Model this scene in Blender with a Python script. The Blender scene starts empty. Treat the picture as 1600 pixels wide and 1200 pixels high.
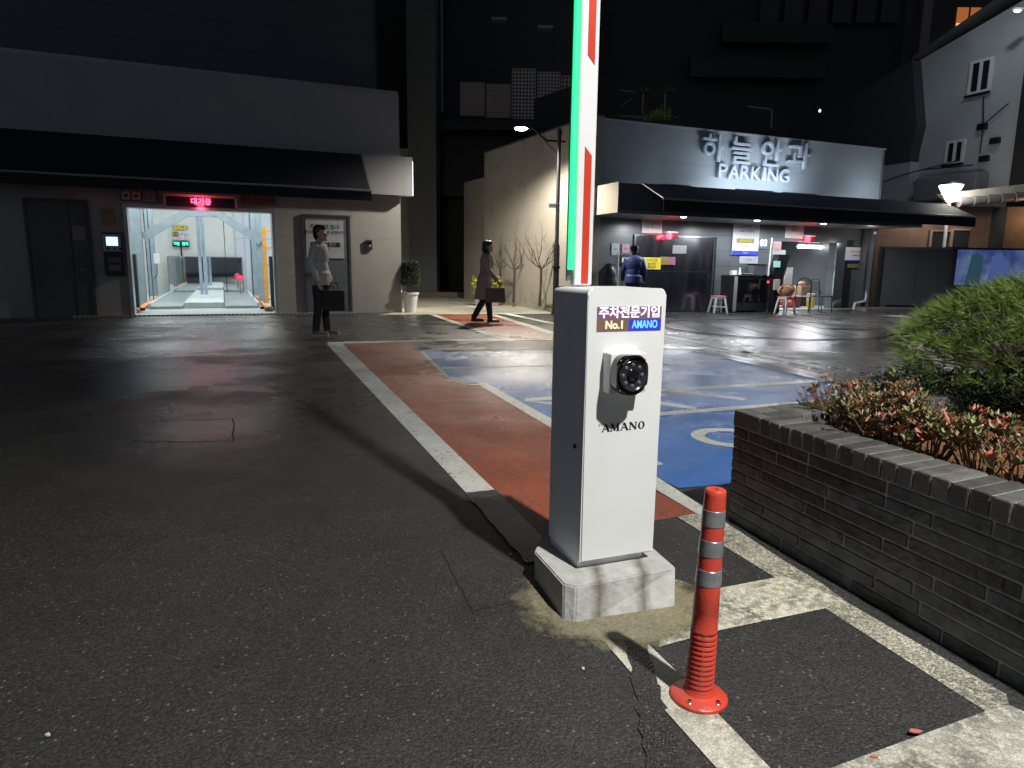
import bpy, bmesh, math, random
from mathutils import Vector, Matrix, noise
random.seed(7)
SC = bpy.context.scene
COL = SC.collection
R = math.radians
# ------------------------------------------------------------------ camera
HC = 1.2; FPX = 1065.0; PITCH = R(9.85); ROLL = R(-0.75)
fw = Vector((0, math.cos(PITCH), -math.sin(PITCH)))
_r0 = Vector((1, 0, 0)); _u0 = _r0.cross(fw)
cr = _r0*math.cos(ROLL) - _u0*math.sin(ROLL)
cu = _r0*math.sin(ROLL) + _u0*math.cos(ROLL)
cam = bpy.data.objects.new("camera", bpy.data.cameras.new("camera")); COL.objects.link(cam)
M = Matrix((cr, cu, -fw)).transposed().to_4x4(); M.translation = Vector((0, 0, HC))
cam.matrix_world = M
cam.data.sensor_width = 36; cam.data.lens = FPX/1600*36
cam.data.clip_start = 0.05; cam.data.clip_end = 600
SC.camera = cam
# ------------------------------------------------------------------ world / night sky
w = bpy.data.worlds.new("World"); SC.world = w; w.use_nodes = True
nt = w.node_tree; bg = nt.nodes["Background"]
sky = nt.nodes.new("ShaderNodeTexSky"); sky.sky_type = 'NISHITA'; sky.sun_disc = False
sky.sun_elevation = R(6); sky.sun_rotation = R(200)
hs = nt.nodes.new("ShaderNodeHueSaturation"); hs.inputs['Saturation'].default_value = 0.25
nt.links.new(sky.outputs[0], hs.inputs['Color']); 
tint = nt.nodes.new("ShaderNodeMix"); tint.data_type = 'RGBA'; tint.blend_type = 'MULTIPLY'; tint.inputs[0].default_value = 1; tint.inputs[7].default_value = (.7, .85, 1.2, 1)
nt.links.new(hs.outputs[0], tint.inputs[6]); nt.links.new(tint.outputs[2], bg.inputs[0])
bg.inputs[1].default_value = 0.015
SC.view_settings.view_transform = 'Standard'; SC.view_settings.look = 'None'
SC.view_settings.exposure = 0; SC.view_settings.gamma = 1
SC.cycles.use_denoising = True
SC.cycles.max_bounces = 6
SC.cycles.sample_clamp_indirect = 4

def aim(o, tgt):
    d = (Vector(tgt) - o.location).normalized()
    o.rotation_euler = d.to_track_quat('-Z', 'Y').to_euler()
def lamp(name, typ, loc, tgt, power, color=(1, 1, 1), radius=0.05, cone=120, blend=0.6, size=(1, .1), parent=None):
    l = bpy.data.lights.new(name, typ); l.energy = power; l.color = color
    if typ == 'SPOT': l.spot_size = R(cone); l.spot_blend = blend; l.shadow_soft_size = radius
    elif typ == 'POINT': l.shadow_soft_size = radius
    else: l.shape = 'RECTANGLE'; l.size, l.size_y = size
    o = bpy.data.objects.new(name, l); COL.objects.link(o); o.location = loc
    if tgt is not None: aim(o, tgt)
    return o
# tall street lamp behind and to the right of the viewpoint: the key light of the night scene
lamp("street_light", 'SPOT', (2.55, -1.2, 6.5), (1.5, 2.4, 0), 3400, (1.0, .98, .93), 0.10, 92, 1.0)
# ------------------------------------------------------------------ pixel -> place helpers (measurement of the photograph)
def ray(u, v): return fw + cr*((u-800)/FPX) - cu*((v-600)/FPX)
def G(u, v, z=0.0):
    d = ray(u, v); t = (z-HC)/d.z
    return Vector((0, 0, HC)) + d*t
def atY(u, v, Y):
    d = ray(u, v); return Vector((0, 0, HC)) + d*(Y/d.y)
class Frame:
    """local x = along the facade to the right, local y = into the building, z up"""
    def __init__(s, ox, oy, ang):
        s.o = Vector((ox, oy, 0)); s.a = ang
        s.e = Vector((math.cos(ang), math.sin(ang), 0)); s.n = Vector((-math.sin(ang), math.cos(ang), 0))
    def W(s, x, y, z=0): return s.o + s.e*x + s.n*y + Vector((0, 0, z))
    def px(s, y, u, v):
        c = Vector((0, 0, HC)); d = ray(u, v)
        t = ((s.o + s.n*y - c).dot(s.n))/d.dot(s.n); q = c + d*t - s.o
        return q.dot(s.e), q.z
    def g(s, u, v):
        q = G(u, v) - s.o; return q.dot(s.e), q.dot(s.n)
ANG = math.atan2(.388, .922)
FL = Frame(-2.81, 17.3, ANG)      # left parking building
FR = Frame(2.57, 17.5, ANG)       # right parking building
WF = Frame(0, 0, 0)
# ------------------------------------------------------------------ materials
MATS = {}
def mat(name, col, rough=.6, metal=0, var=.12, scale=6, bump=0.0, bscale=40, emis=None, es=0, spec=.5, dirt=None, coat=0, stretch=(1, 1, 1), alpha=None):
    if name in MATS: return MATS[name]
    m = bpy.data.materials.new(name); m.use_nodes = True; N = m.node_tree; nd = N.nodes; L = N.links
    b = nd["Principled BSDF"]; b.inputs['Roughness'].default_value = rough; b.inputs['Metallic'].default_value = metal
    b.inputs['Specular IOR Level'].default_value = spec; b.inputs['Coat Weight'].default_value = coat
    tc = nd.new("ShaderNodeTexCoord"); mp = nd.new("ShaderNodeMapping"); mp.inputs['Scale'].default_value = stretch
    L.new(tc.outputs['Object'], mp.inputs[0])
    n = nd.new("ShaderNodeTexNoise"); n.inputs['Scale'].default_value = scale; n.inputs['Detail'].default_value = 6
    L.new(mp.outputs[0], n.inputs['Vector'])
    r = nd.new("ShaderNodeValToRGB"); r.color_ramp.elements[0].position = .3; r.color_ramp.elements[1].position = .72
    c = Vector(col); lo = c*(1-var); hi = c*(1+var)
    if dirt: lo = Vector(dirt)
    r.color_ramp.elements[0].color = (*lo, 1); r.color_ramp.elements[1].color = (*[min(1, x) for x in hi], 1)
    L.new(n.outputs[0], r.inputs[0]); L.new(r.outputs[0], b.inputs['Base Color'])
    mr = nd.new("ShaderNodeMapRange"); mr.inputs[3].default_value = max(0.02, rough*.8); mr.inputs[4].default_value = min(1, rough*1.2)
    L.new(n.outputs[0], mr.inputs[0]); L.new(mr.outputs[0], b.inputs['Roughness'])
    if bump:
        n2 = nd.new("ShaderNodeTexNoise"); n2.inputs['Scale'].default_value = bscale; n2.inputs['Detail'].default_value = 4
        L.new(mp.outputs[0], n2.inputs['Vector'])
        bp = nd.new("ShaderNodeBump"); bp.inputs['Strength'].default_value = bump; bp.inputs['Distance'].default_value = .01
        L.new(n2.outputs[0], bp.inputs['Height']); L.new(bp.outputs[0], b.inputs['Normal'])
    if emis: b.inputs['Emission Color'].default_value = (*emis, 1); b.inputs['Emission Strength'].default_value = es
    MATS[name] = m; return m

PUDDLES = []
for (u, v, rx, ry) in ((235, 592, 1.2, 1.3), (345, 665, .9, 1.0), (395, 520, .9, 1.6), (1190, 626, 1.3, .5), (790, 575, 1.5, 1.6), (900, 545, 2.2, 1.8), (1150, 600, 1.6, .9), (300, 540, 1.2, 1.2), (1300, 540, 2.5, 1.2)):
    _g = G(u, v); PUDDLES.append((_g.x, _g.y, rx, ry))
def ground_mat(name, col, speck=.5, wear_glare=None, wear_glare_amt=.5, dry=.62, wet=.2, bump=.5, wetbias=0.0, fleck=True):
    """road surface: aggregate speckle, stains, and real wetness (lower roughness in damp patches)"""
    m = bpy.data.materials.new(name); m.use_nodes = True; N = m.node_tree; nd = N.nodes; L = N.links
    b = nd["Principled BSDF"]
    geo = nd.new("ShaderNodeNewGeometry"); P = geo.outputs['Position']
    def noise_(s, d=4, r=.5, vec=P):
        n = nd.new("ShaderNodeTexNoise"); n.inputs['Scale'].default_value = s; n.inputs['Detail'].default_value = d
        n.inputs['Roughness'].default_value = r; L.new(vec, n.inputs['Vector']); return n.outputs[0]
    def ramp(v, a, b_, ca=(0, 0, 0, 1), cb=(1, 1, 1, 1)):
        r = nd.new("ShaderNodeValToRGB"); r.color_ramp.elements[0].position = a; r.color_ramp.elements[1].position = b_
        r.color_ramp.elements[0].color = ca; r.color_ramp.elements[1].color = cb; L.new(v, r.inputs[0]); return r.outputs[0]
    def mix(f, a, b_, mode='MIX'):
        x = nd.new("ShaderNodeMix"); x.data_type = 'RGBA'; x.blend_type = mode
        for i, v in ((0, f), (6, a), (7, b_)):
            if hasattr(v, 'links'): L.new(v, x.inputs[i])
            else: x.inputs[i].default_value = v
        return x.outputs[2]
    c = Vector(col); C4 = lambda v: (*v, 1)
    stain = ramp(noise_(.55, 8, .62), .38, .68)
    base = mix(stain, C4(c*.45), C4(c*1.45))
    base = mix(ramp(noise_(.23, 5, .6), .42, .6), base, mix(.6, base, C4((c.x*2.0, c.y*1.85, c.z*1.45))))
    mott = ramp(noise_(2.6, 7, .68), .36, .66)
    base = mix(.75, base, mix(mott, C4(c*.42), C4(c*1.55)), 'MIX') if name == 'wet_asphalt' else base
    if name == 'wet_asphalt':
        dust = ramp(noise_(.9, 8, .7), .52, .66); base = mix(dust, base, mix(.5, base, C4((.085, .078, .06))))
        oil = ramp(noise_(1.9, 3, .5), .64, .7); base = mix(oil, base, C4(c*.3))
    grain = ramp(noise_(110, 5, .85), .36, .64)
    base = mix(speck, base, mix(grain, C4(c*.2), C4(c*2.1)))
    vs = nd.new("ShaderNodeTexVoronoi"); vs.inputs['Scale'].default_value = 150; L.new(P, vs.inputs['Vector'])
    vsc = nd.new("ShaderNodeSeparateColor"); L.new(vs.outputs['Color'], vsc.inputs[0])
    stone = ramp(vsc.outputs[1], .2, 1.0, (.6, .6, .6, 1), (1.6, 1.57, 1.5, 1))
    sm = nd.new("ShaderNodeMix"); sm.data_type = 'RGBA'; sm.blend_type = 'MULTIPLY'; sm.inputs[0].default_value = min(1, speck*1.3); L.new(base, sm.inputs[6]); L.new(stone, sm.inputs[7]); base = sm.outputs[2]
    if fleck:
        vo = nd.new("ShaderNodeTexVoronoi"); vo.inputs['Scale'].default_value = 75; L.new(P, vo.inputs['Vector'])
        near = ramp(vo.outputs['Distance'], .05, .42, (1, 1, 1, 1), (0, 0, 0, 1))
        wn = nd.new("ShaderNodeSeparateColor"); L.new(vo.outputs['Color'], wn.inputs[0])
        rare = ramp(wn.outputs[0], .90, .98)
        mul = nd.new("ShaderNodeMath"); mul.operation = 'MULTIPLY'; L.new(near, mul.inputs[0]); L.new(rare, mul.inputs[1])
        base = mix(mul.outputs[0], base, C4((.2, .195, .17)))
    if wear_glare:
        wr = ramp(noise_(26, 8, .75), .62-wear_glare_amt*.2, .66-wear_glare_amt*.12)
        wr2 = ramp(noise_(3.2, 6, .6), .36, .68)
        mm = nd.new("ShaderNodeMath"); mm.operation = 'MULTIPLY'; L.new(wr, mm.inputs[0]); L.new(wr2, mm.inputs[1])
        base = mix(mm.outputs[0], base, C4(Vector(wear_glare)))
    L.new(base, b.inputs['Base Color'])
    # wetness: damp yard beyond about six metres, puddle-like noise
    sp = nd.new("ShaderNodeSeparateXYZ"); L.new(P, sp.inputs[0])
    my = nd.new("ShaderNodeMapRange"); my.interpolation_type = 'SMOOTHSTEP'
    my.inputs[1].default_value = 2.0; my.inputs[2].default_value = 6.5; L.new(sp.outputs[1], my.inputs[0])
    st = nd.new("ShaderNodeMapping"); st.inputs['Scale'].default_value = (.8, 1.1, 1); L.new(P, st.inputs[0])
    pud = ramp(noise_(.8, 9, .62, st.outputs[0]), .30, .55)
    ad = nd.new("ShaderNodeMath"); ad.operation = 'MULTIPLY_ADD'; L.new(my.outputs[0], ad.inputs[0]); L.new(pud, ad.inputs[1]); ad.inputs[2].default_value = wetbias
    ad.use_clamp = True
    wv = nd.new("ShaderNodeMapRange"); wv.inputs[1].default_value = .42; wv.inputs[2].default_value = .6; wv.inputs[3].default_value = wet; wv.inputs[4].default_value = wet+.26; L.new(noise_(1.7, 6, .65), wv.inputs[0])
    rr = nd.new("ShaderNodeMapRange"); rr.inputs[3].default_value = dry; L.new(wv.outputs[0], rr.inputs[4]); L.new(ad.outputs[0], rr.inputs[0])
    bn = noise_(1.4, 6, .7); mask = None
    for (cx, cy, rx, ry) in PUDDLES:
        mpp = nd.new("ShaderNodeMapping"); mpp.vector_type = 'TEXTURE'; mpp.inputs['Location'].default_value = (cx, cy, 0); mpp.inputs['Scale'].default_value = (rx, ry, 1); L.new(P, mpp.inputs[0])
        ln = nd.new("ShaderNodeVectorMath"); ln.operation = 'LENGTH'; L.new(mpp.outputs[0], ln.inputs[0])
        a1 = nd.new("ShaderNodeMath"); a1.operation = 'MULTIPLY_ADD'; a1.inputs[1].default_value = 1.8; L.new(bn, a1.inputs[0]); L.new(ln.outputs['Value'], a1.inputs[2])
        m1 = nd.new("ShaderNodeMapRange"); m1.interpolation_type = 'SMOOTHSTEP'; m1.inputs[1].default_value = 1.0; m1.inputs[2].default_value = 2.3; m1.inputs[3].default_value = 1; m1.inputs[4].default_value = 0; L.new(a1.outputs[0], m1.inputs[0])
        if mask is None: mask = m1.outputs[0]
        else:
            mm_ = nd.new("ShaderNodeMath"); mm_.operation = 'MAXIMUM'; L.new(mask, mm_.inputs[0]); L.new(m1.outputs[0], mm_.inputs[1]); mask = mm_.outputs[0]
    r2 = nd.new("ShaderNodeMapRange"); L.new(mask, r2.inputs[0]); L.new(rr.outputs[0], r2.inputs[3]); r2.inputs[4].default_value = .17
    L.new(r2.outputs[0], b.inputs['Roughness'])
    cw_ = nd.new('ShaderNodeMath'); cw_.operation = 'MULTIPLY'; cw_.inputs[1].default_value = .35; L.new(ad.outputs[0], cw_.inputs[0]); L.new(cw_.outputs[0], b.inputs['Coat Weight']); b.inputs['Coat Roughness'].default_value = .42
    bp = nd.new("ShaderNodeBump"); bp.inputs['Distance'].default_value = .0045
    bs = nd.new("ShaderNodeMapRange"); bs.inputs[3].default_value = bump; bs.inputs[4].default_value = bump*.75; L.new(ad.outputs[0], bs.inputs[0]); b3 = nd.new('ShaderNodeMapRange'); L.new(mask, b3.inputs[0]); L.new(bs.outputs[0], b3.inputs[3]); b3.inputs[4].default_value = bump*.4; L.new(b3.outputs[0], bp.inputs['Strength'])
    hm = nd.new("ShaderNodeMath"); hm.operation = 'MULTIPLY_ADD'; hm.inputs[1].default_value = -.7; L.new(vs.outputs['Distance'], hm.inputs[0]); L.new(noise_(45, 5, .75), hm.inputs[2])
    L.new(hm.outputs[0], bp.inputs['Height'])
    bp2 = nd.new("ShaderNodeBump"); bp2.inputs['Distance'].default_value = .02; bp2.inputs['Strength'].default_value = .12
    L.new(noise_(2.2, 5, .6), bp2.inputs['Height']); L.new(bp.outputs[0], bp2.inputs['Normal']); L.new(bp2.outputs[0], b.inputs['Normal']); L.new(bp2.outputs[0], b.inputs['Coat Normal'])
    MATS[name] = m; return m
def emit(name, col, s):
    if name in MATS: return MATS[name]
    m = bpy.data.materials.new(name); m.use_nodes = True; b = m.node_tree.nodes["Principled BSDF"]
    b.inputs['Base Color'].default_value = (.02, .02, .02, 1)
    b.inputs['Emission Color'].default_value = (*col, 1); b.inputs['Emission Strength'].default_value = s
    MATS[name] = m; return m

white_paint = mat('white_powder_coat', (.74, .76, .76), .38, var=.03, scale=2.2, spec=.5, dirt=(.66, .67, .66), bump=.03, bscale=300)
concrete = mat('pale_concrete', (.5, .5, .47), .8, var=.16, scale=14, bump=.35, bscale=60)
wall_l = mat('left_tile_wall', (.30, .295, .28), .3, var=.06, scale=2)
wall_up = mat('left_upper_cladding', (.2, .2, .21), .5, var=.08, scale=2)
dark_clad = mat('dark_cladding', (.075, .08, .095), .45, var=.1, scale=1.5)
black_clad = mat('black_cladding', (.022, .022, .025), .55, var=.15, scale=2)
beige = mat('beige_stone_tiles', (.38, .35, .30), .3, var=.05, scale=2.5)
navy = mat('navy_canvas', (.022, .026, .07), .7, var=.1, scale=20, bump=.2, bscale=200)
navy_blk = mat('black_canvas', (.006, .006, .014), .8)
grey_metal = mat('grey_metal', (.3, .31, .32), .35, .8)
dark_metal = mat('dark_metal', (.03, .03, .032), .4, .6)
steel = mat('brushed_steel', (.42, .42, .44), .22, 1, var=.2, scale=2.2, stretch=(6, 6, .4))
door_grey = mat('door_grey', (.075, .078, .08), .4, .3)
fascia_m = mat('fascia_panels', (.32, .34, .36), .3, .2, var=.05)
panel_m = mat('dark_wall_panels', (.10, .11, .12), .32, .1, var=.12)
whiteplas = mat('white_plastic', (.72, .72, .7), .4, var=.04)
blackplas = mat('black_plastic', (.012, .012, .014), .25)
glossblk = mat('black_glass', (.006, .006, .008), .06, coat=.6)
paper = mat('paper_white', (.68, .69, .72), .5, var=.03)
glassd = mat('dark_glass', (.012, .014, .018), .05)
# ------------------------------------------------------------------ mesh builders
class MB:
    def __init__(s): s.b = bmesh.new()
    def skew(s, k=.14):
        for v in s.b.verts: v.co.x -= k*v.co.y
        return s
    def box(s, x0, x1, y0, y1, z0, z1, m=None, bev=0):
        vs = [Vector((x, y, z)) for x in (x0, x1) for y in (y0, y1) for z in (z0, z1)]
        if m is not None: vs = [m @ v for v in vs]
        v = [s.b.verts.new(p) for p in vs]
        fs = [s.b.faces.new([v[i] for i in f]) for f in ((0, 1, 3, 2), (4, 6, 7, 5), (0, 4, 5, 1), (2, 3, 7, 6), (0, 2, 6, 4), (1, 5, 7, 3))]
        if bev:
            es = list({e for f in fs for e in f.edges}); bmesh.ops.bevel(s.b, geom=es, offset=bev, segments=2, affect='EDGES', profile=.5)
        return s
    def prism(s, pts, z0, z1, axis='z', m=None):
        def mk(p, h):
            v = {'z': Vector((p[0], p[1], h)), 'y': Vector((p[0], h, p[1])), 'x': Vector((h, p[0], p[1]))}[axis]
            return s.b.verts.new(m @ v if m is not None else v)
        a = [mk(p, z0) for p in pts]; b = [mk(p, z1) for p in pts]; n = len(pts)
        s.b.faces.new(a[::-1]); s.b.faces.new(b)
        for i in range(n): s.b.faces.new((a[i], a[(i+1) % n], b[(i+1) % n], b[i]))
        return s
    def tube(s, pts, r, seg=10, r1=None, cap=True):
        pts = [Vector(p) for p in pts]; n = len(pts); rings = []
        for i, p in enumerate(pts):
            d = (pts[min(i+1, n-1)] - pts[max(i-1, 0)]).normalized()
            a = d.orthogonal().normalized() if i == 0 else (rings_a - d*rings_a.dot(d)).normalized()
            rings_a = a; bq = d.cross(a)
            rr = (r if isinstance(r, (int, float)) else r[i]) if r1 is None else r + (r1-r)*i/(n-1)
            rings.append([s.b.verts.new(p + a*(rr*math.cos(2*math.pi*k/seg)) + bq*(rr*math.sin(2*math.pi*k/seg))) for k in range(seg)])
        for i in range(n-1):
            for k in range(seg): s.b.faces.new((rings[i][k], rings[i][(k+1) % seg], rings[i+1][(k+1) % seg], rings[i+1][k]))
        if cap: s.b.faces.new(rings[0][::-1]); s.b.faces.new(rings[-1])
        return s
    def lathe(s, prof, seg=24, c=(0, 0, 0), m=None, sx=1, sy=1):
        rings = []
        for r, z in prof:
            if r < 1e-5:
                p = Vector((c[0], c[1], c[2]+z)); rings.append([s.b.verts.new(m @ p if m is not None else p)])
            else:
                rr = []
                for k in range(seg):
                    a = 2*math.pi*k/seg; p = Vector((c[0]+r*sx*math.cos(a), c[1]+r*sy*math.sin(a), c[2]+z)); rr.append(s.b.verts.new(m @ p if m is not None else p))
                rings.append(rr)
        for A, B in zip(rings, rings[1:]):
            for k in range(seg):
                q = [A[k % len(A)], A[(k+1) % len(A)], B[(k+1) % len(B)], B[k % len(B)]]
                q2 = [];  [q2.append(x) for x in q if x not in q2]
                if len(q2) > 2: s.b.faces.new(q2)
        if len(rings[0]) > 1: s.b.faces.new(rings[0][::-1])
        if len(rings[-1]) > 1: s.b.faces.new(rings[-1])
        return s
    def ell(s, c, r, seg=16, rot=None):
        prof = [(math.sin(math.pi*i/10), -math.cos(math.pi*i/10)) for i in range(11)]
        m = Matrix.Translation(Vector(c)) @ (rot.to_4x4() if rot is not None else Matrix.Identity(4)) @ Matrix.Diagonal((*r, 1))
        prof[0] = (0, -1); prof[-1] = (0, 1)
        return s.lathe(prof, seg, m=m)
    def cap(s, a, b, ra, rb=None, seg=12):
        a = Vector(a); b = Vector(b); rb = ra if rb is None else rb
        s.tube([a, b], [ra, rb], seg); s.ell(a, (ra,)*3, seg); s.ell(b, (rb,)*3, seg); return s
    def poly(s, pts):
        s.b.faces.new([s.b.verts.new(Vector(p)) for p in pts]); return s
    def mesh(s, name, smooth=False):
        bmesh.ops.recalc_face_normals(s.b, faces=s.b.faces)
        me = bpy.data.meshes.new(name); s.b.to_mesh(me); s.b.free()
        if smooth:
            me.polygons.foreach_set('use_smooth', [True]*len(me.polygons))
            if hasattr(me, 'set_sharp_from_angle'): me.set_sharp_from_angle(angle=R(40))
        return me
    def build(s, name, m, parent=None, smooth=False, label=None, cat=None, group=None, kind=None, loc=None, rotz=0):
        me = s.mesh(name, smooth); ms = m if isinstance(m, (list, tuple)) else [m]
        for x in ms: me.materials.append(x)
        return link(name, me, parent, label, cat, group, kind, loc, rotz)
def link(name, me, parent=None, label=None, cat=None, group=None, kind=None, loc=None, rotz=0):
    o = bpy.data.objects.new(name, me); COL.objects.link(o)
    if parent: o.parent = parent
    if loc is not None: o.location = loc
    if rotz: o.rotation_euler.z = rotz
    tag(o, label, cat, group, kind); return o
def tag(o, label=None, cat=None, group=None, kind=None):
    if label: o['label'] = label
    if cat: o['category'] = cat
    if group: o['group'] = group
    if kind: o['kind'] = kind
def thing(name, label, cat, loc=(0, 0, 0), rotz=0, group=None):
    o = bpy.data.objects.new(name, None); COL.objects.link(o); o.location = loc; o.rotation_euler = (0, 0, rotz)
    o.empty_display_size = .1; tag(o, label, cat, group); return o
def on(fr, name, label, cat, x, y, z=0, group=None):
    return thing(name, label, cat, fr.W(x, y, z), fr.a, group)
def remesh(mb, name, m, parent=None, vox=.012, smooth=4):
    me = mb.mesh(name); o = bpy.data.objects.new(name, me); COL.objects.link(o)
    a = o.modifiers.new('r', 'REMESH'); a.mode = 'VOXEL'; a.voxel_size = vox
    b = o.modifiers.new('s', 'SMOOTH'); b.iterations = smooth; b.factor = .5
    dg = bpy.context.evaluated_depsgraph_get(); me2 = bpy.data.meshes.new_from_object(o.evaluated_get(dg))
    bpy.data.objects.remove(o); me2.name = name; me2.materials.clear(); me2.materials.append(m)
    me2.polygons.foreach_set('use_smooth', [True]*len(me2.polygons))
    return link(name, me2, parent)
def text(name, body, size, m, parent, loc, extrude=.002, align='CENTER', rot=(R(90), 0, 0), bold=0.0, xs=1.0, font=None):
    cv = bpy.data.curves.new(name, 'FONT'); cv.body = body; cv.size = size; cv.extrude = extrude; cv.align_x = align; cv.align_y = 'CENTER'
    cv.offset = bold; cv.resolution_u = 4
    o = bpy.data.objects.new(name, cv); COL.objects.link(o)
    dg = bpy.context.evaluated_depsgraph_get(); me = bpy.data.meshes.new_from_object(o.evaluated_get(dg))
    bpy.data.objects.remove(o); me.materials.clear(); me.materials.append(m); me.name = name
    me.transform(Matrix.Diagonal((xs, 1, 1, 1)))
    t = link(name, me, parent); t.location = loc; t.rotation_euler = rot; return t
def flat(name, px, m, z, kind='structure', world=None):
    b = MB(); pts = [G(*p) for p in px] if world is None else [Vector((*p, 0)) for p in world]
    b.poly([(p.x, p.y, z) for p in pts])
    return b.build(name, m, kind=kind)
def rough_poly(name, px, m, z, amp=.02, sub=8):
    P = [G(*p) for p in px]; out = []
    for i, p in enumerate(P):
        q = P[(i+1) % len(P)]
        for k in range(sub):
            t = p.lerp(q, k/sub); t += Vector((random.uniform(-amp, amp), random.uniform(-amp, amp), 0)) if k else Vector()
            out.append((t.x, t.y, z))
    return MB().poly(out).build(name, m, kind='structure')

# ------------------------------------------------------------------ ground and markings
asphalt = ground_mat('wet_asphalt', (.026, .0262, .026), .65, None, bump=.8, wet=.16)
pave_m = ground_mat('pale_paving', (.3, .3, .26), .2, None, bump=.3, wet=.5, dry=.7, fleck=False)
red_m = ground_mat('red_road_paint', (.25, .06, .03), .25, (.07, .05, .042), .8, bump=1.0, wet=.2, fleck=False)
blue_m = ground_mat('blue_road_paint', (.010, .11, .42), .2, (.10, .15, .24), .6, bump=.9, wet=.2, dry=.5, wetbias=.25, fleck=False)  # pale mottling colour stands in for wet glare on the blue paint
whit_m = ground_mat('white_road_paint', (.47, .5, .51), .15, (.13, .125, .11), .55, bump=.6, wet=.16, fleck=False)
old_m = ground_mat('weathered_white_paint', (.33, .32, .27), .65, (.07, .065, .055), .9, bump=1.0, wet=.5, fleck=False)
fresh_m = ground_mat('fresh_asphalt', (.022, .022, .022), .6, None, dry=.3, wet=.3, bump=2.2, wetbias=.5)
mud_m = ground_mat('cement_spill', (.2, .18, .12), .25, (.1, .09, .065), .7, bump=.5, fleck=False)
N = mud_m.node_tree; nd = N.nodes; _g = nd.new("ShaderNodeNewGeometry"); _mp = nd.new("ShaderNodeMapping"); _mp.vector_type = 'TEXTURE'; _mp.inputs['Location'].default_value = (.37, 2.33, 0); _mp.inputs['Scale'].default_value = (.34, .33, 1)
N.links.new(_g.outputs['Position'], _mp.inputs[0]); _ln = nd.new("ShaderNodeVectorMath"); _ln.operation = 'LENGTH'; N.links.new(_mp.outputs[0], _ln.inputs[0])
_no = nd.new("ShaderNodeTexNoise"); _no.inputs['Scale'].default_value = 9; _no.inputs['Detail'].default_value = 9; _no.inputs['Roughness'].default_value = .7; N.links.new(_g.outputs['Position'], _no.inputs['Vector'])
_a = nd.new("ShaderNodeMath"); _a.operation = 'MULTIPLY_ADD'; _a.inputs[1].default_value = .9; N.links.new(_no.outputs[0], _a.inputs[0]); N.links.new(_ln.outputs['Value'], _a.inputs[2])
_m = nd.new("ShaderNodeMapRange"); _m.inputs[1].default_value = 1.28; _m.inputs[2].default_value = 1.55; _m.inputs[3].default_value = 0; _m.inputs[4].default_value = 1; N.links.new(_a.outputs[0], _m.inputs[0])
_t = nd.new("ShaderNodeBsdfTransparent"); _x = nd.new("ShaderNodeMixShader"); N.links.new(_m.outputs[0], _x.inputs[0]); N.links.new(nd["Principled BSDF"].outputs[0], _x.inputs[1]); N.links.new(_t.outputs[0], _x.inputs[2]); N.links.new(_x.outputs[0], nd["Material Output"].inputs[0])
MB().poly([(-70, -20, 0), (70, -20, 0), (70, 90, 0), (-70, 90, 0)]).build('ground', asphalt, kind='structure')
Z1, Z2, Z3, Z4 = .0012, .0024, .0036, .0048
flat('pavement', None, pave_m, Z1, world=[(G(590, 492).x, G(590, 492).y), (G(864, 490).x, G(864, 490).y), (1.3, 40), (-8, 40), (-8, 19.5), (-2.9, 17.45)])
flat('red_lane', [(533, 536), (640, 535), (657, 549), (694, 587), (745, 600), (859, 668), (1019, 765), (1090, 803), (1016, 815), (858, 855)], red_m, Z1)
flat('red_lane', [(672, 492), (766, 492), (864, 522), (1000, 527), (900, 531), (775, 529)], red_m, Z2)
flat('blue_bays', [(655, 547), (1075, 546), (1292, 596), (1340, 640), (1300, 757), (1136, 757), (1060, 763), (1022, 743), (860, 655), (762, 600), (713, 598), (694, 587)], blue_m, Z2)
flat('white_stripe', [(510, 537), (535, 537), (775, 768), (728, 770)], whit_m, Z2)
flat('white_stripe', [(512, 537.5), (512, 535), (700, 530.6), (862, 530), (862, 532), (700, 533)], whit_m, Z3)
flat('white_stripe', [(745, 600), (762, 600), (860, 654), (1022, 743), (1100, 793), (1115, 812), (1088, 803), (859, 668)], whit_m, Z3)
flat('white_stripe', [(655, 549), (662, 549), (700, 587), (740, 598), (713, 599), (694, 588)], whit_m, Z3)
flat('white_stripe', [(672, 492), (681, 492), (770, 522), (800, 530), (785, 530), (757, 522)], whit_m, Z3)
flat('white_stripe', [(766, 492), (776, 492), (866, 519), (1036, 545), (1030, 549), (864, 524)], whit_m, Z3)
flat('white_stripe', [(650, 457), (656, 457), (740, 478), (900, 512), (890, 512), (734, 480)], whit_m, Z3)
flat('white_stripe', [(1030, 524), (1040, 524), (1297, 575), (1295, 579)], whit_m, Z3)
for a in ([(820, 623), (862, 620), (1030, 608), (1290, 593), (1290, 597), (1030, 612), (862, 625), (820, 628)],
          [(821, 627), (862, 633), (1028, 658), (1028, 650), (862, 629)],
          [(1028, 627), (1090, 637), (1087, 641), (1028, 632)], [(1028, 645), (1140, 636), (1300, 624), (1300, 629), (1140, 641), (1028, 650)],
          [(1044, 608), (1168, 623), (1160, 626), (1044, 612)], [(1030, 540), (1168, 549), (1180, 553), (1030, 544)], [(1022, 719), (1038, 726), (1022, 729)],
          [(690, 574), (865, 571), (865, 573), (690, 577)], [(1085, 562), (1200, 566), (1200, 568), (1085, 564)]):
    flat('white_stripe', a, whit_m, Z3)
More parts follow.
